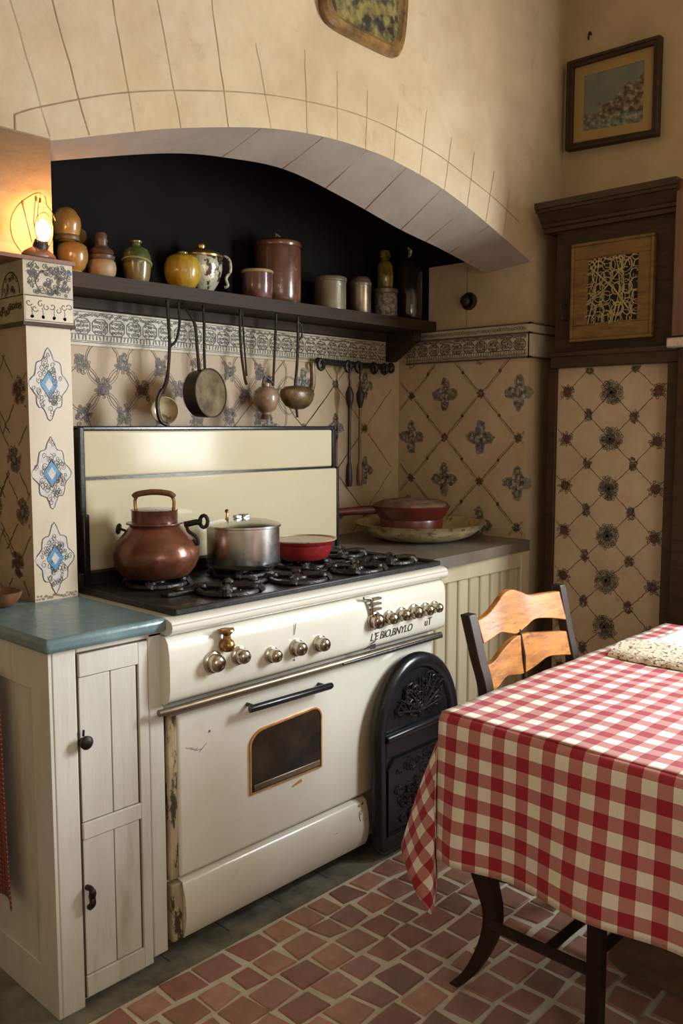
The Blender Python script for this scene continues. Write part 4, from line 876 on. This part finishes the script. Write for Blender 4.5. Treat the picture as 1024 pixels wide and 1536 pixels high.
# trim rail under the panel
f = MB('railm'); f.tube([(1.26,1.812,.698),(1.30,1.808,.698),(1.9,1.808,.697),(2.44,1.808,.697)], .009, 12); f.box((1.29,1.806,.683), (2.45,1.85,.692)); f.build('towel_rail', sv)
f = MB('black'); f.tube([(1.93,1.800,.694),(2.1,1.798,.695),(2.42,1.800,.695)], [.004,.006,.005], 8); f.build('black_strip', sv)
# rim and cooktop
f = MB('enamel')
prof = [(1.87,.892),(1.812,.892),(1.795,.900),(1.790,.915),(1.795,.928),(1.812,.934),(1.87,.936)]
f.prism(prof, (1.292,0,0), (0,1,0), (0,0,1), 1.165, None, True)
f.prism([(1.292,1.86),(1.34,1.86),(1.41,2.36),(1.308,2.36)], (0,0,.892), (1,0,0), (0,1,0), .044)
f.build('top_rim', sv, bevel=.008, bseg=3, angle=55)
f = MB('tray'); f.prism([(1.335,1.828),(2.452,1.828),(2.452,2.355),(1.345,2.355),(1.322,1.85)], (0,0,.936), (1,0,0), (0,1,0), .008)
top = f.build('cooktop', sv, bevel=.003)
f = MB('black')
for a in (((1.325,1.822,.936),(2.455,1.838,.953)), ((1.322,1.83,.936),(1.340,2.355,.953)), ((2.438,1.83,.936),(2.456,2.355,.953))): f.box(*a)
f.build('cooktop_edge', sv, bevel=.004)
f = MB('black'); f.box((1.345,2.325,.944), (2.45,2.356,.985)); f.build('rear_ledge', sv, bevel=.003)
def burner(x, y, s=1):
    f = MB('grate'); z = .944
    f.lathe((x,y,z), [(.036*s,0),(.038*s,.008),(.030*s,.012),(.028*s,.018),(0,.019)], 20)
    bn = f.build('burner', sv)
    g = MB('grate')
    for k in range(4):
        a = pi/4+k*pi/2+random.uniform(-.15,.15); c, s_ = cos(a), sin(a)
        g.tube([(x+c*.100*s, y+s_*.100*s, z+.004), (x+c*.092*s, y+s_*.092*s, z+.016), (x+c*.06*s, y+s_*.06*s, z+.021), (x+c*.018*s, y+s_*.018*s, z+.019)], [.012,.013,.011,.009], 8)
        g.lathe((x+c*.075*s, y+s_*.075*s, z+.012), [(.014,0),(.018,.006),(.015,.013),(0,.016)], 9)
        b0 = a+pi/4; g.tube([(x+.085*s*cos(b0+t), y+.085*s*sin(b0+t), z+.008) for t in (-.75,-.35,0,.35,.75)], [.009,.010,.008,.010,.009], 7)
    g.build('pan_support', bn); return bn
for x, y in ((1.525,2.19),(1.82,2.15),(2.075,2.125),(1.60,1.945),(1.87,1.935),(2.13,1.93),(2.345,2.19),(2.345,1.955)): burner(x, y, 1 if x < 2.3 else .85)
# loose lumps of burner caps seen across the front edge
for x, y, a in ((1.48,2.02,.3),(1.735,1.99,-.4),(2.0,1.99,.2),(2.24,2.06,.5)):
    g = MB('grate'); g.box((x-.05,y-.018,.944), (x+.05,y+.018,.957)); g.lathe((x,y,.956), [(.016,0),(.017,.008),(.012,.011),(0,.012)], 14); g.build('flame_cap', sv, bevel=.005)
# backsplash
f = MB('enamel2'); f.box((1.385,2.347,1.268), (2.455,2.375,1.408)); f.build('upper_splash_panel', sv, bevel=.006, bseg=3)
f = MB('enamel2'); f.box((1.385,2.343,.985), (2.478,2.375,1.260)); f.build('lower_splash_panel', sv, bevel=.006, bseg=3)
f = MB('blackgloss'); f.box((1.368,2.340,.94), (1.386,2.385,1.42)); f.box((1.368,2.345,1.408), (2.472,2.385,1.422)); f.box((2.456,2.345,1.262), (2.472,2.385,1.42)); f.box((2.478,2.343,.94), (2.492,2.385,1.266)); f.box((1.375,2.352,.94), (2.485,2.385,1.41)); f.box((1.362,2.32,.94), (1.384,2.345,1.16)); f.build('splash_frame', sv, bevel=.004)
# oven window, handle
def arch_out(x0, x1, z0, z1, d=0, n=10):
    x0 -= d; x1 += d; z0 -= d; z1 += d; r = .055+d; r2 = .03+d
    p = [(x0,z0),(x1,z0+.0)]
    p += [(x1-r2+r2*cos(a), z1-.012-r2+r2*sin(a)) for a in [pi/2*i/n for i in range(n+1)]]
    p += [(x0+r+r*cos(a), z1-.030-r*.6+r*.75*sin(a)) for a in [pi/2+pi/2*i/n for i in range(n+1)]]
    return p
o_ = arch_out(1.585,1.866,.380,.578,.005); i_ = arch_out(1.585,1.866,.380,.578,0)
f = MB('goldline'); n = len(o_)
f.add([(a,1.832,b_) for a,b_ in o_]+[(a,1.832,b_) for a,b_ in i_]+[(a,1.840,b_) for a,b_ in o_], [(i,(i+1)%n,(i+1)%n+n,i+n) for i in range(n)]+[(i,i+2*n,(i+1)%n+2*n,(i+1)%n) for i in range(n)], None)
wn = f.build('oven_window', sv)
f = MB('ovenglass'); f.add([(a,1.8345,b_) for a,b_ in i_], [tuple(range(n))]); f.build('glass', wn)
f = MB('railm'); f.box((1.592,1.829,.384), (1.860,1.834,.402)); f.build('lower_bar', wn, bevel=.002)
f = MB('blackgloss'); f.tube([(1.552,1.800,.642),(1.56,1.798,.642),(1.87,1.798,.638),(1.878,1.80,.638)], [.011,.0105,.0105,.009], 14); f.tube([(1.575,1.80,.642),(1.575,1.84,.642)], .006, 8); f.tube([(1.86,1.80,.638),(1.86,1.84,.638)], .006, 8); f.build('oven_handle', sv)
# knobs
def knob(x, z, r):
    f = MB('chrome'); f.lathe((x,1.800,z), [(r,0),(r*1.02,.004),(r*.95,.009),(r*.80,.011),(r*.78,.018),(r*.80,.026),(r*.66,.034),(r*.35,.038),(0,.039)], 30, None, (-.05,-1,.02)); f.build('knob', sv)
for x, z, r in ((1.424,.801,.030),(1.514,.802,.026),(1.632,.781,.024),(1.729,.783,.026),(1.825,.778,.026),(2.072,.807,.030),(2.143,.805,.024),(2.207,.806,.024),(2.272,.805,.026),(2.335,.803,.023),(2.385,.803,.021)): knob(x, z, r)
for x, kind in ((1.463,0),(2.060,1)):
    f = MB('brass' if kind == 0 else 'railm')
    if kind == 0:
        f.lathe((x,1.786,.845), [(.012,-.02),(.018,-.016),(.022,-.004),(.018,.008),(.011,.014),(.010,.024),(.016,.030),(.022,.036),(.020,.040),(0,.041)], 16); f.tube([(x,1.786,.84),(x,1.80,.84)], .008, 8); f.tube([(x-.03,1.786,.888),(x+.02,1.784,.882)], [.002,.005], 6)
    else:
        f.tube(cr([(x-.04,1.795,.886),(x-.012,1.792,.880),(x-.006,1.79,.86),(x-.002,1.792,.83)], 5), .005, 8)
        for dz in (.878,.862,.845): f.box((x-.005,1.785,dz-.004), (x+.035,1.80,dz+.003))
    f.build('gas_tap', sv)

# leaning arched cast iron plate
ap = thing('iron_fire_plate', (2.30,1.78,0), 'black arched cast-iron plate with worn relief, leaning at the stove\'s right front', 'iron plate')
def Yp(z): return 1.775+.015*z
def arch_pts(d=0, n=24):
    xa, xb, zc = 2.075+d, 2.522-d, .40; R = (xb-xa)/2; c = (xa+xb)/2
    p = [(c+R*cos(a), zc+(R+.035)*sin(a)) for a in [pi*i/n for i in range(n+1)]]
    r = max(.05-d, .012); zb = .018+d
    p += [(xa+r-r*cos(a), zb+r-r*sin(a)) for a in [pi/2*i/6 for i in range(7)]]
    p += [(xb-r+r*sin(a), zb+r-r*cos(a)) for a in [pi/2*i/6 for i in range(7)]]
    return p
f = MB('blackgloss'); rings = [(0,.03),(0,.010),(.010,0),(.030,-.002),(.044,.004),(.052,.014)]; n = len(arch_pts())
for k, (d, dy) in enumerate(rings):
    for a, b_ in arch_pts(d): f.v.append(V(a, Yp(b_)+dy, b_))
for k in range(len(rings)-1):
    for i in range(n): f.f.append((k*n+i, (k+1)*n+i, (k+1)*n+(i+1)%n, k*n+(i+1)%n)); f.m.append(0); f.s.append(True)
f.f.append(tuple((len(rings)-1)*n+i for i in range(n))); f.m.append(0); f.s.append(False)
f.f.append(tuple(range(n))); f.m.append(0); f.s.append(False)
def sq(cx_, cz_, r): f.tube([(cx_+r*cos(a)*random.uniform(.7,1.1), 1.786+random.uniform(-.002,.002), cz_+r*sin(a)*random.uniform(.7,1.1)) for a in [i*.6 for i in range(9)]], random.uniform(.0015,.003), 5, 'black')
for k in range(46):
    a = random.uniform(0, pi); q = random.uniform(0, .13); sq(2.315+q*cos(a), .46+q*sin(a)*.9, random.uniform(.008,.026))
for k in range(46): sq(random.uniform(2.19,2.42), random.uniform(.10,.30), random.uniform(.006,.022))
for k in range(9): a = pi*(k+.5)/9; f.tube([(2.31,1.787,.46),(2.31+.07*cos(a),1.785,.46+.07*sin(a)),(2.31+.135*cos(a),1.787,.46+.125*sin(a))], [.002,.004,.002], 5, 'black')
f.build('plate', ap, angle=60)
f = MB('blackgloss'); f.tube([(2.118,1.785,.405),(2.30,1.783,.410),(2.48,1.785,.412)], .014, 10); f.box((2.12,1.785,.34), (2.48,1.80,.40)); f.build('cross_bar', ap, bevel=.004)
f = MB('blackgloss')
pp = [(2.135,.075),(2.46,.075),(2.46,.30),(2.44,.325),(2.165,.325),(2.135,.295)]; f.tube([(a,1.788,b_) for a,b_ in pp], .0045, 6, None, True); f.build('lower_frame', ap)

# ================================================================== POTS ON THE STOVE
kx, ky, kz = 1.520, 2.185, .9745
kt = thing('copper_kettle', (kx,ky,kz), 'round tarnished copper kettle with a wooden bail handle on the left back burner', 'kettle')
MB('copper').lathe((kx,ky,kz), [(0,0),(.085,0),(.100,.006),(.118,.028),(.129,.055),(.128,.078),(.114,.105),(.092,.130),(.076,.150),(.070,.160)], 56).build('body', kt)
MB('copper').lathe((kx,ky,kz), [(.084,.158),(.084,.162),(.068,.164),(.068,.196),(.070,.200),(.060,.202),(.0,.204)], 48).build('lid', kt)
def LD(r, z, s=1): return (kx+.683*r, ky-.73*r, kz+z)
MB('brass').tube(cr([LD(-.056,.196),LD(-.058,.225),LD(-.052,.240)], 4), .005, 8).build('handle_post', kt)
MB('brass').tube(cr([LD(.056,.196),LD(.058,.225),LD(.052,.240)], 4), .005, 8).build('handle_post', kt)
MB('corkw').tube(cr([LD(-.062,.236),LD(-.048,.246),LD(0,.252),LD(.045,.247),LD(.060,.236)], 5), [.006]+[.009]*19+[.006], 10).build('wooden_grip', kt)
f = MB('iron'); f.tube(cr([LD(.088,.155),LD(.105,.158),LD(.125,.162),LD(.14,.160)], 5), [.009]*16, 10); f.tube([(LD(.146,.164)[0]+.012*cos(a)*.683, LD(.146,.164)[1]-.012*cos(a)*.73, LD(.146,.164)[2]+.018*sin(a)) for a in [2*pi*i/12 for i in range(12)]], .006, 7, None, True)
f.tube(cr([LD(.095,.150),LD(.10,.135),LD(.118,.122),LD(.128,.108),LD(.126,.095),LD(.112,.110)], 5), .005, 8); f.build('spout_tap', kt)
f = MB('iron'); f.lathe(LD(-.108,.142), [(0,-.006),(.012,-.005),(.015,0),(.012,.006),(0,.007)], 18, None, (-.683,.73,.1), 1.25, 1); f.tube([LD(-.085,.135),LD(-.105,.142)], .004, 6); f.build('side_knob', kt)
px_, py_, pz_ = 1.822, 2.135, .9745
pc = thing('aluminium_pot', (px_,py_,pz_), 'dented aluminium pot with a flat domed lid, between the kettle and the red dish', 'pot')
MB('alu').lathe((px_,py_,pz_), [(0,0),(.095,0),(.106,.003),(.114,.010),(.116,.020),(.116,.128),(.119,.131),(.113,.131),(.112,.02),(0,.01)], 56).build('body', pc)
MB('alu').lathe((px_,py_,pz_), [(.121,.130),(.121,.136),(.112,.140),(.08,.149),(.03,.155),(0,.156)], 56).build('lid', pc)
f = MB('alu'); f.lathe((px_,py_,pz_+.154), [(.008,0),(.008,.008),(.016,.011),(.016,.015),(0,.016)], 16); f.box((px_-.03,py_-.002,pz_+.156), (px_+.025,py_+.016,pz_+.166)); f.build('lid_fitting', pc, bevel=.002)
f = MB('brass'); f.lathe((px_-.042,py_+.03,pz_+.152), [(.006,0),(.004,.008),(.003,.020),(.006,.022),(.007,.030),(0,.033)], 12); f.build('valve', pc)
rx, ry, rz = 2.066, 2.108, .9745
rd = thing('red_baking_dish', (rx,ry,rz), 'small red enamelled dish with a cream inside, right of the aluminium pot', 'dish')
MB('redenamel').lathe((rx,ry,rz), [(0,0),(.072,0),(.084,.006),(.094,.028),(.100,.052),(.106,.056),(.111,.067)], 48, None, None, 1.04, .94).build('body', rd)
MB('cream_in').lathe((rx,ry,rz), [(.112,.066),(.113,.070),(.108,.070),(.096,.045),(.086,.016),(.07,.008),(0,.006)], 48, None, None, 1.04, .94).build('interior', rd)

# ================================================================== TABLE, CLOTH, CHAIR
tb = thing('dining_table', (2.2,.4,0), 'table hidden beneath the gingham cloth, standing on a rough wooden foot', 'table')
f = MB('plinth'); f.box((1.622,-.58,.725), (2.83,1.165,.757)); f.build('tabletop', tb, bevel=.006)
f = MB('plinth'); f.box((2.10,.10,.09), (2.22,.68,.725)); f.build('pedestal', tb, bevel=.01)
f = MB('plinth'); f.prism([(.95,.0),(.985,.02),(.985,.06),(.94,.10),(.60,.14),(.2,.14),(-.2,.10),(-.24,.0)], (2.085,0,0), (0,1,0), (0,0,1), .15); f.build('foot', tb, bevel=.015, bseg=3)
tc = MB('gingham')
XT, YT, ZT = 1.603, 1.182, .7625
def cv_(p, uv): tc.v.append(Vector(p)); tc.uv[len(tc.v)-1] = uv; return len(tc.v)-1
def grid(P, UVf, nu, nv):
    ids = [[cv_(P(i/nu, j/nv), UVf(i/nu, j/nv)) for i in range(nu+1)] for j in range(nv+1)]
    for j in range(nv):
        for i in range(nu):
            tc.f.append((ids[j][i], ids[j][i+1], ids[j+1][i+1], ids[j+1][i])); tc.m.append(0); tc.s.append(True)
X1c, Y1c = 2.85, -.6
# top
grid(lambda a, b_: (XT+(X1c-XT)*a, Y1c+(YT-Y1c)*b_, ZT+.0012*sin(a*31+b_*9)+.001*sin(b_*40)), lambda a, b_: ((XT+(X1c-XT)*a), Y1c+(YT-Y1c)*b_), 60, 80)
DR = .350
def fold(y): return .5+.5*sin(y*17+.6)
def leftP(a, b_):   # a along y from Y1c to YT, b_ downwards
    y = Y1c+(YT-Y1c)*a; s = b_*DR; rnd = min(s, .02)
    x = XT-.012*(1-math.exp(-s/.012))-(.030*fold(y)*min(1, s/.3)**1.3)*(1 if y < 1.12 else max(0, (YT-y)/.06))
    z = ZT-s*.995+.004*(1-math.exp(-s/.012))+.007*(s/DR)**2*sin((y-.55)*5)
    return (x, y, z)
grid(leftP, lambda a, b_: (XT-b_*DR, Y1c+(YT-Y1c)*a), 120, 26)
def backP(a, b_):
    x = XT+.07+(X1c-XT-.07)*a; s = b_*DR
    return (x, YT+.010*(1-math.exp(-s/.012))+.006*sin(x*16)*s/DR, ZT-s*.97)
grid(backP, lambda a, b_: (XT+.07+(X1c-XT-.07)*a, YT+b_*DR), 60, 16)
# corner that flares out with its point hanging lowest
hem = [((XT-.012,YT,.412),(XT-DR,YT)), ((1.612,1.196,.35),(XT-DR,YT+.19)), ((1.578,1.186,.278),(XT-DR,YT+DR)), ((1.570,1.225,.318),(XT-DR+.07,YT+DR)), ((1.585,1.27,.362),(XT-DR+.16,YT+DR)),
       ((1.606,1.300,.404),(XT-DR+.25,YT+DR)), ((1.64,1.27,.408),(XT-.03,YT+DR)), ((XT+.07,YT+.010,.409),(XT+.07,YT+DR))]
HP = cr([h[0] for h in hem], 5); HU = cr([(*h[1],0) for h in hem], 5)
def cornP(a, b_):
    k = a*(len(HP)-1); i = min(int(k), len(HP)-2); t = k-i; h = HP[i].lerp(HP[i+1], t)
    c0 = Vector((XT+.07*max(0, a-.0)**1, YT, ZT)); s = b_
    p = c0.lerp(h, s); p += Vector((-.0055,.004,0))*sin(pi*min(1, s))*1.5+Vector((0,0,.004))*sin(pi*min(1,s*2))
    return p
def cornU(a, b_):
    k = a*(len(HU)-1); i = min(int(k), len(HU)-2); t = k-i; h = HU[i].lerp(HU[i+1], t); c0 = Vector((XT+.07*a, YT, 0)); p = c0.lerp(h, b_); return (p.x, p.y)
grid(cornP, cornU, 42, 24)
cl = thing('gingham_tablecloth', (2.2,.4,.76), 'red and white gingham cloth draped over the table with one corner hanging low', 'tablecloth')
tc.build('cloth', cl, solid=.0016, angle=80)

ln = thing('folded_linen', (2.55,.85,.765), 'folded white linen with a speckled crocheted border, lying on the gingham cloth', 'cloth')
def rr_out(x0_, y0_, x1_, y1_, r, n=5):
    p = []
    for cx_, cy_, a0 in ((x1_-r,y0_+r,-pi/2),(x1_-r,y1_-r,0),(x0_+r,y1_-r,pi/2),(x0_+r,y0_+r,pi)):
        p += [(cx_+r*cos(a0+pi/2*i/n), cy_+r*sin(a0+pi/2*i/n)) for i in range(n+1)]
    return p
f = MB('linen'); rings = [(.03,.767),(.035,.772),(.06,.780),(.10,.787),(.16,.7925)]
for d, z in rings:
    for a, b_ in rr_out(2.345+d,.30+d,2.83-d,1.135-d,.03): f.v.append(V(a, b_, z+.002*sin(b_*23)*(1 if z > .79 else 0)))
n = len(rr_out(0,0,1,1,.1))
for k in range(4):
    for i in range(n): f.f.append((k*n+i, k*n+(i+1)%n, (k+1)*n+(i+1)%n, (k+1)*n+i)); f.m.append(0); f.s.append(True)
f.f.append(tuple(4*n+i for i in range(n))); f.m.append(0); f.s.append(True); f.build('cloth', ln, angle=60)
f = MB('lace'); ids = []
ny = 70
for j in range(ny+1):
    y = .31+(1.125-.31)*j/ny; sc_ = .007*abs(sin(y*46))+random.uniform(0,.003); row = []
    endr = 1 if j < ny-4 else .6+.1*(ny-j)
    for (dx, z) in ((.15,.7945),(.10,.7935),(.06,.789),(.02,.783),(-.012-sc_,.776),(-.02-sc_,.767),(.0,.7655)):
        f.v.append(V(2.335+dx*endr, y, z+.0015*random.uniform(-1,1))); row.append(len(f.v)-1)
    ids.append(row)
for j in range(ny):
    for i in range(6): f.f.append((ids[j][i], ids[j][i+1], ids[j+1][i+1], ids[j+1][i])); f.m.append(0); f.s.append(True)
f.f.append(tuple(ids[-1])); f.m.append(0); f.s.append(False)
f.build('crocheted_border', ln, solid=.002, angle=80)

ch = thing('dining_chair', (2.05,1.05,0), 'dark wooden chair with two wavy orange back slats, tucked under the table', 'chair')
def leg(pts, rs, nm='leg'):
    f = MB('chaird'); P = cr(pts, 6); n = len(P); k = len(pts)-1
    vs = []
    for i, p in enumerate(P):
        t = i/(n-1)*k; a = int(min(t, k-1)); q = t-a; wx = rs[a][0]+(rs[a+1][0]-rs[a][0])*q; wy = rs[a][1]+(rs[a+1][1]-rs[a][1])*q
        vs += [(p.x-wx,p.y-wy,p.z),(p.x+wx,p.y-wy,p.z),(p.x+wx,p.y+wy,p.z),(p.x-wx,p.y+wy,p.z)]
    fs = [(4*i+j, 4*i+(j+1)%4, 4*i+4+(j+1)%4, 4*i+4+j) for i in range(n-1) for j in range(4)]+[(3,2,1,0), (4*n-4,4*n-3,4*n-2,4*n-1)]
    f.add(vs, fs, None, True); return f.build(nm, ch, bevel=.003, angle=50)
leg([(1.745,1.235,0),(1.765,1.195,.05),(1.785,1.160,.14),(1.782,1.150,.22),(1.778,1.178,.32),(1.80,1.200,.42)], [(.012,.014),(.014,.016),(.017,.020),(.018,.022),(.020,.030),(.018,.022)])
leg([(2.31,1.235,0),(2.295,1.20,.05),(2.28,1.170,.14),(2.28,1.165,.22),(2.28,1.185,.32),(2.28,1.205,.42)], [(.012,.014),(.014,.016),(.017,.020),(.018,.022),(.018,.022),(.018,.022)])
leg([(1.765,.862,0),(1.765,.862,.2),(1.768,.865,.385)], [(.016,.018)]*3); leg([(2.27,.862,0),(2.27,.862,.2),(2.268,.865,.385)], [(.016,.018)]*3)
leg([(1.80,1.203,.40),(1.825,1.212,.55),(1.848,1.222,.73),(1.838,1.245,.84),(1.828,1.268,.945)], [(.018,.014)]*5, 'back_post')
leg([(2.29,1.206,.40),(2.30,1.212,.55),(2.295,1.222,.73),(2.29,1.245,.84),(2.283,1.268,.962)], [(.017,.014)]*5, 'back_post')
def slat(top, bot, y0, y1):
    f = MB('chairw'); T = cr([(a, b_, 0) for a, b_ in top], 6); B = cr([(a, b_, 0) for a, b_ in bot], 6); n = len(T); vs = []
    def bo(lst, k): return lst[min(len(lst)-1, int(round(k*(len(lst)-1))))]
    z_mid0 = sum(p.y for p in B)/len(B); z_mid1 = sum(p.y for p in T)/len(T)
    for i in range(n):
        t = i/(n-1); tt_, bb_ = T[i], bo(B, t)
        bow = .012*sin(pi*t)
        for z, yy in ((tt_.y, y1), (bb_.y, y0)):
            vs += [(tt_.x, yy+bow-.008, z), (tt_.x, yy+bow+.008, z)]
    fs = []
    for i in range(n-1):
        a = 4*i; b_ = a+4; fs += [(a,a+2,b_+2,b_), (a+1,b_+1,b_+3,a+3), (a,b_,b_+1,a+1), (a+2,a+3,b_+3,b_+2)]
    fs += [(0,1,3,2), (4*n-4,4*n-2,4*n-1,4*n-3)]
    f.add(vs, fs, None, True); f.build('back_slat', ch, bevel=.002, angle=50)
slat([(1.852,.925),(1.90,.932),(1.945,.950),(1.99,.975),(2.03,.980),(2.075,.968),(2.12,.953),(2.20,.948),(2.275,.944)], [(1.852,.868),(1.91,.874),(1.96,.880),(2.01,.870),(2.03,.862),(2.06,.874),(2.10,.888),(2.16,.878),(2.275,.862)], 1.243, 1.262)
slat([(1.858,.808),(1.905,.812),(1.95,.832),(2.0,.850),(2.04,.856),(2.10,.852),(2.16,.844),(2.22,.836),(2.28,.828)], [(1.87,.735),(1.92,.748),(1.965,.764),(2.01,.757),(2.03,.753),(2.06,.762),(2.10,.776),(2.18,.770),(2.28,.760)], 1.225, 1.240)
f = MB('chaird'); f.tube([(2.03,1.215,.40),(2.045,1.235,.80),(2.045,1.252,.87)], .006, 8); f.build('back_spindle', ch)
f = MB('chaird'); f.box((1.745,.835,.385), (2.30,1.20,.402)); f.build('seat', ch, bevel=.006)
f = MB('chaird'); 
f.prism([(1.165,.30),(1.12,.312),(1.05,.325),(.97,.325),(.90,.315),(.88,.305),(.88,.384),(1.165,.384)], (1.757,0,0), (0,1,0), (0,0,1), .02)
f.prism([(1.165,.30),(1.12,.312),(1.05,.325),(.97,.325),(.90,.315),(.88,.305),(.88,.384),(1.165,.384)], (2.262,0,0), (0,1,0), (0,0,1), .02)
f.box((1.78,.852,.33), (2.26,.872,.384)); f.build('seat_rail', ch, bevel=.002)
for a in (((1.768,1.15,.186),(1.765,.868,.186)), ((2.272,1.15,.186),(2.268,.868,.186)), ((1.768,.99,.188),(2.27,.99,.188)), ((1.77,.862,.235),(2.266,.862,.235))):
    f = MB('chaird'); f.tube(list(a), .0165, 4); f.build('stretcher', ch, bevel=.002)
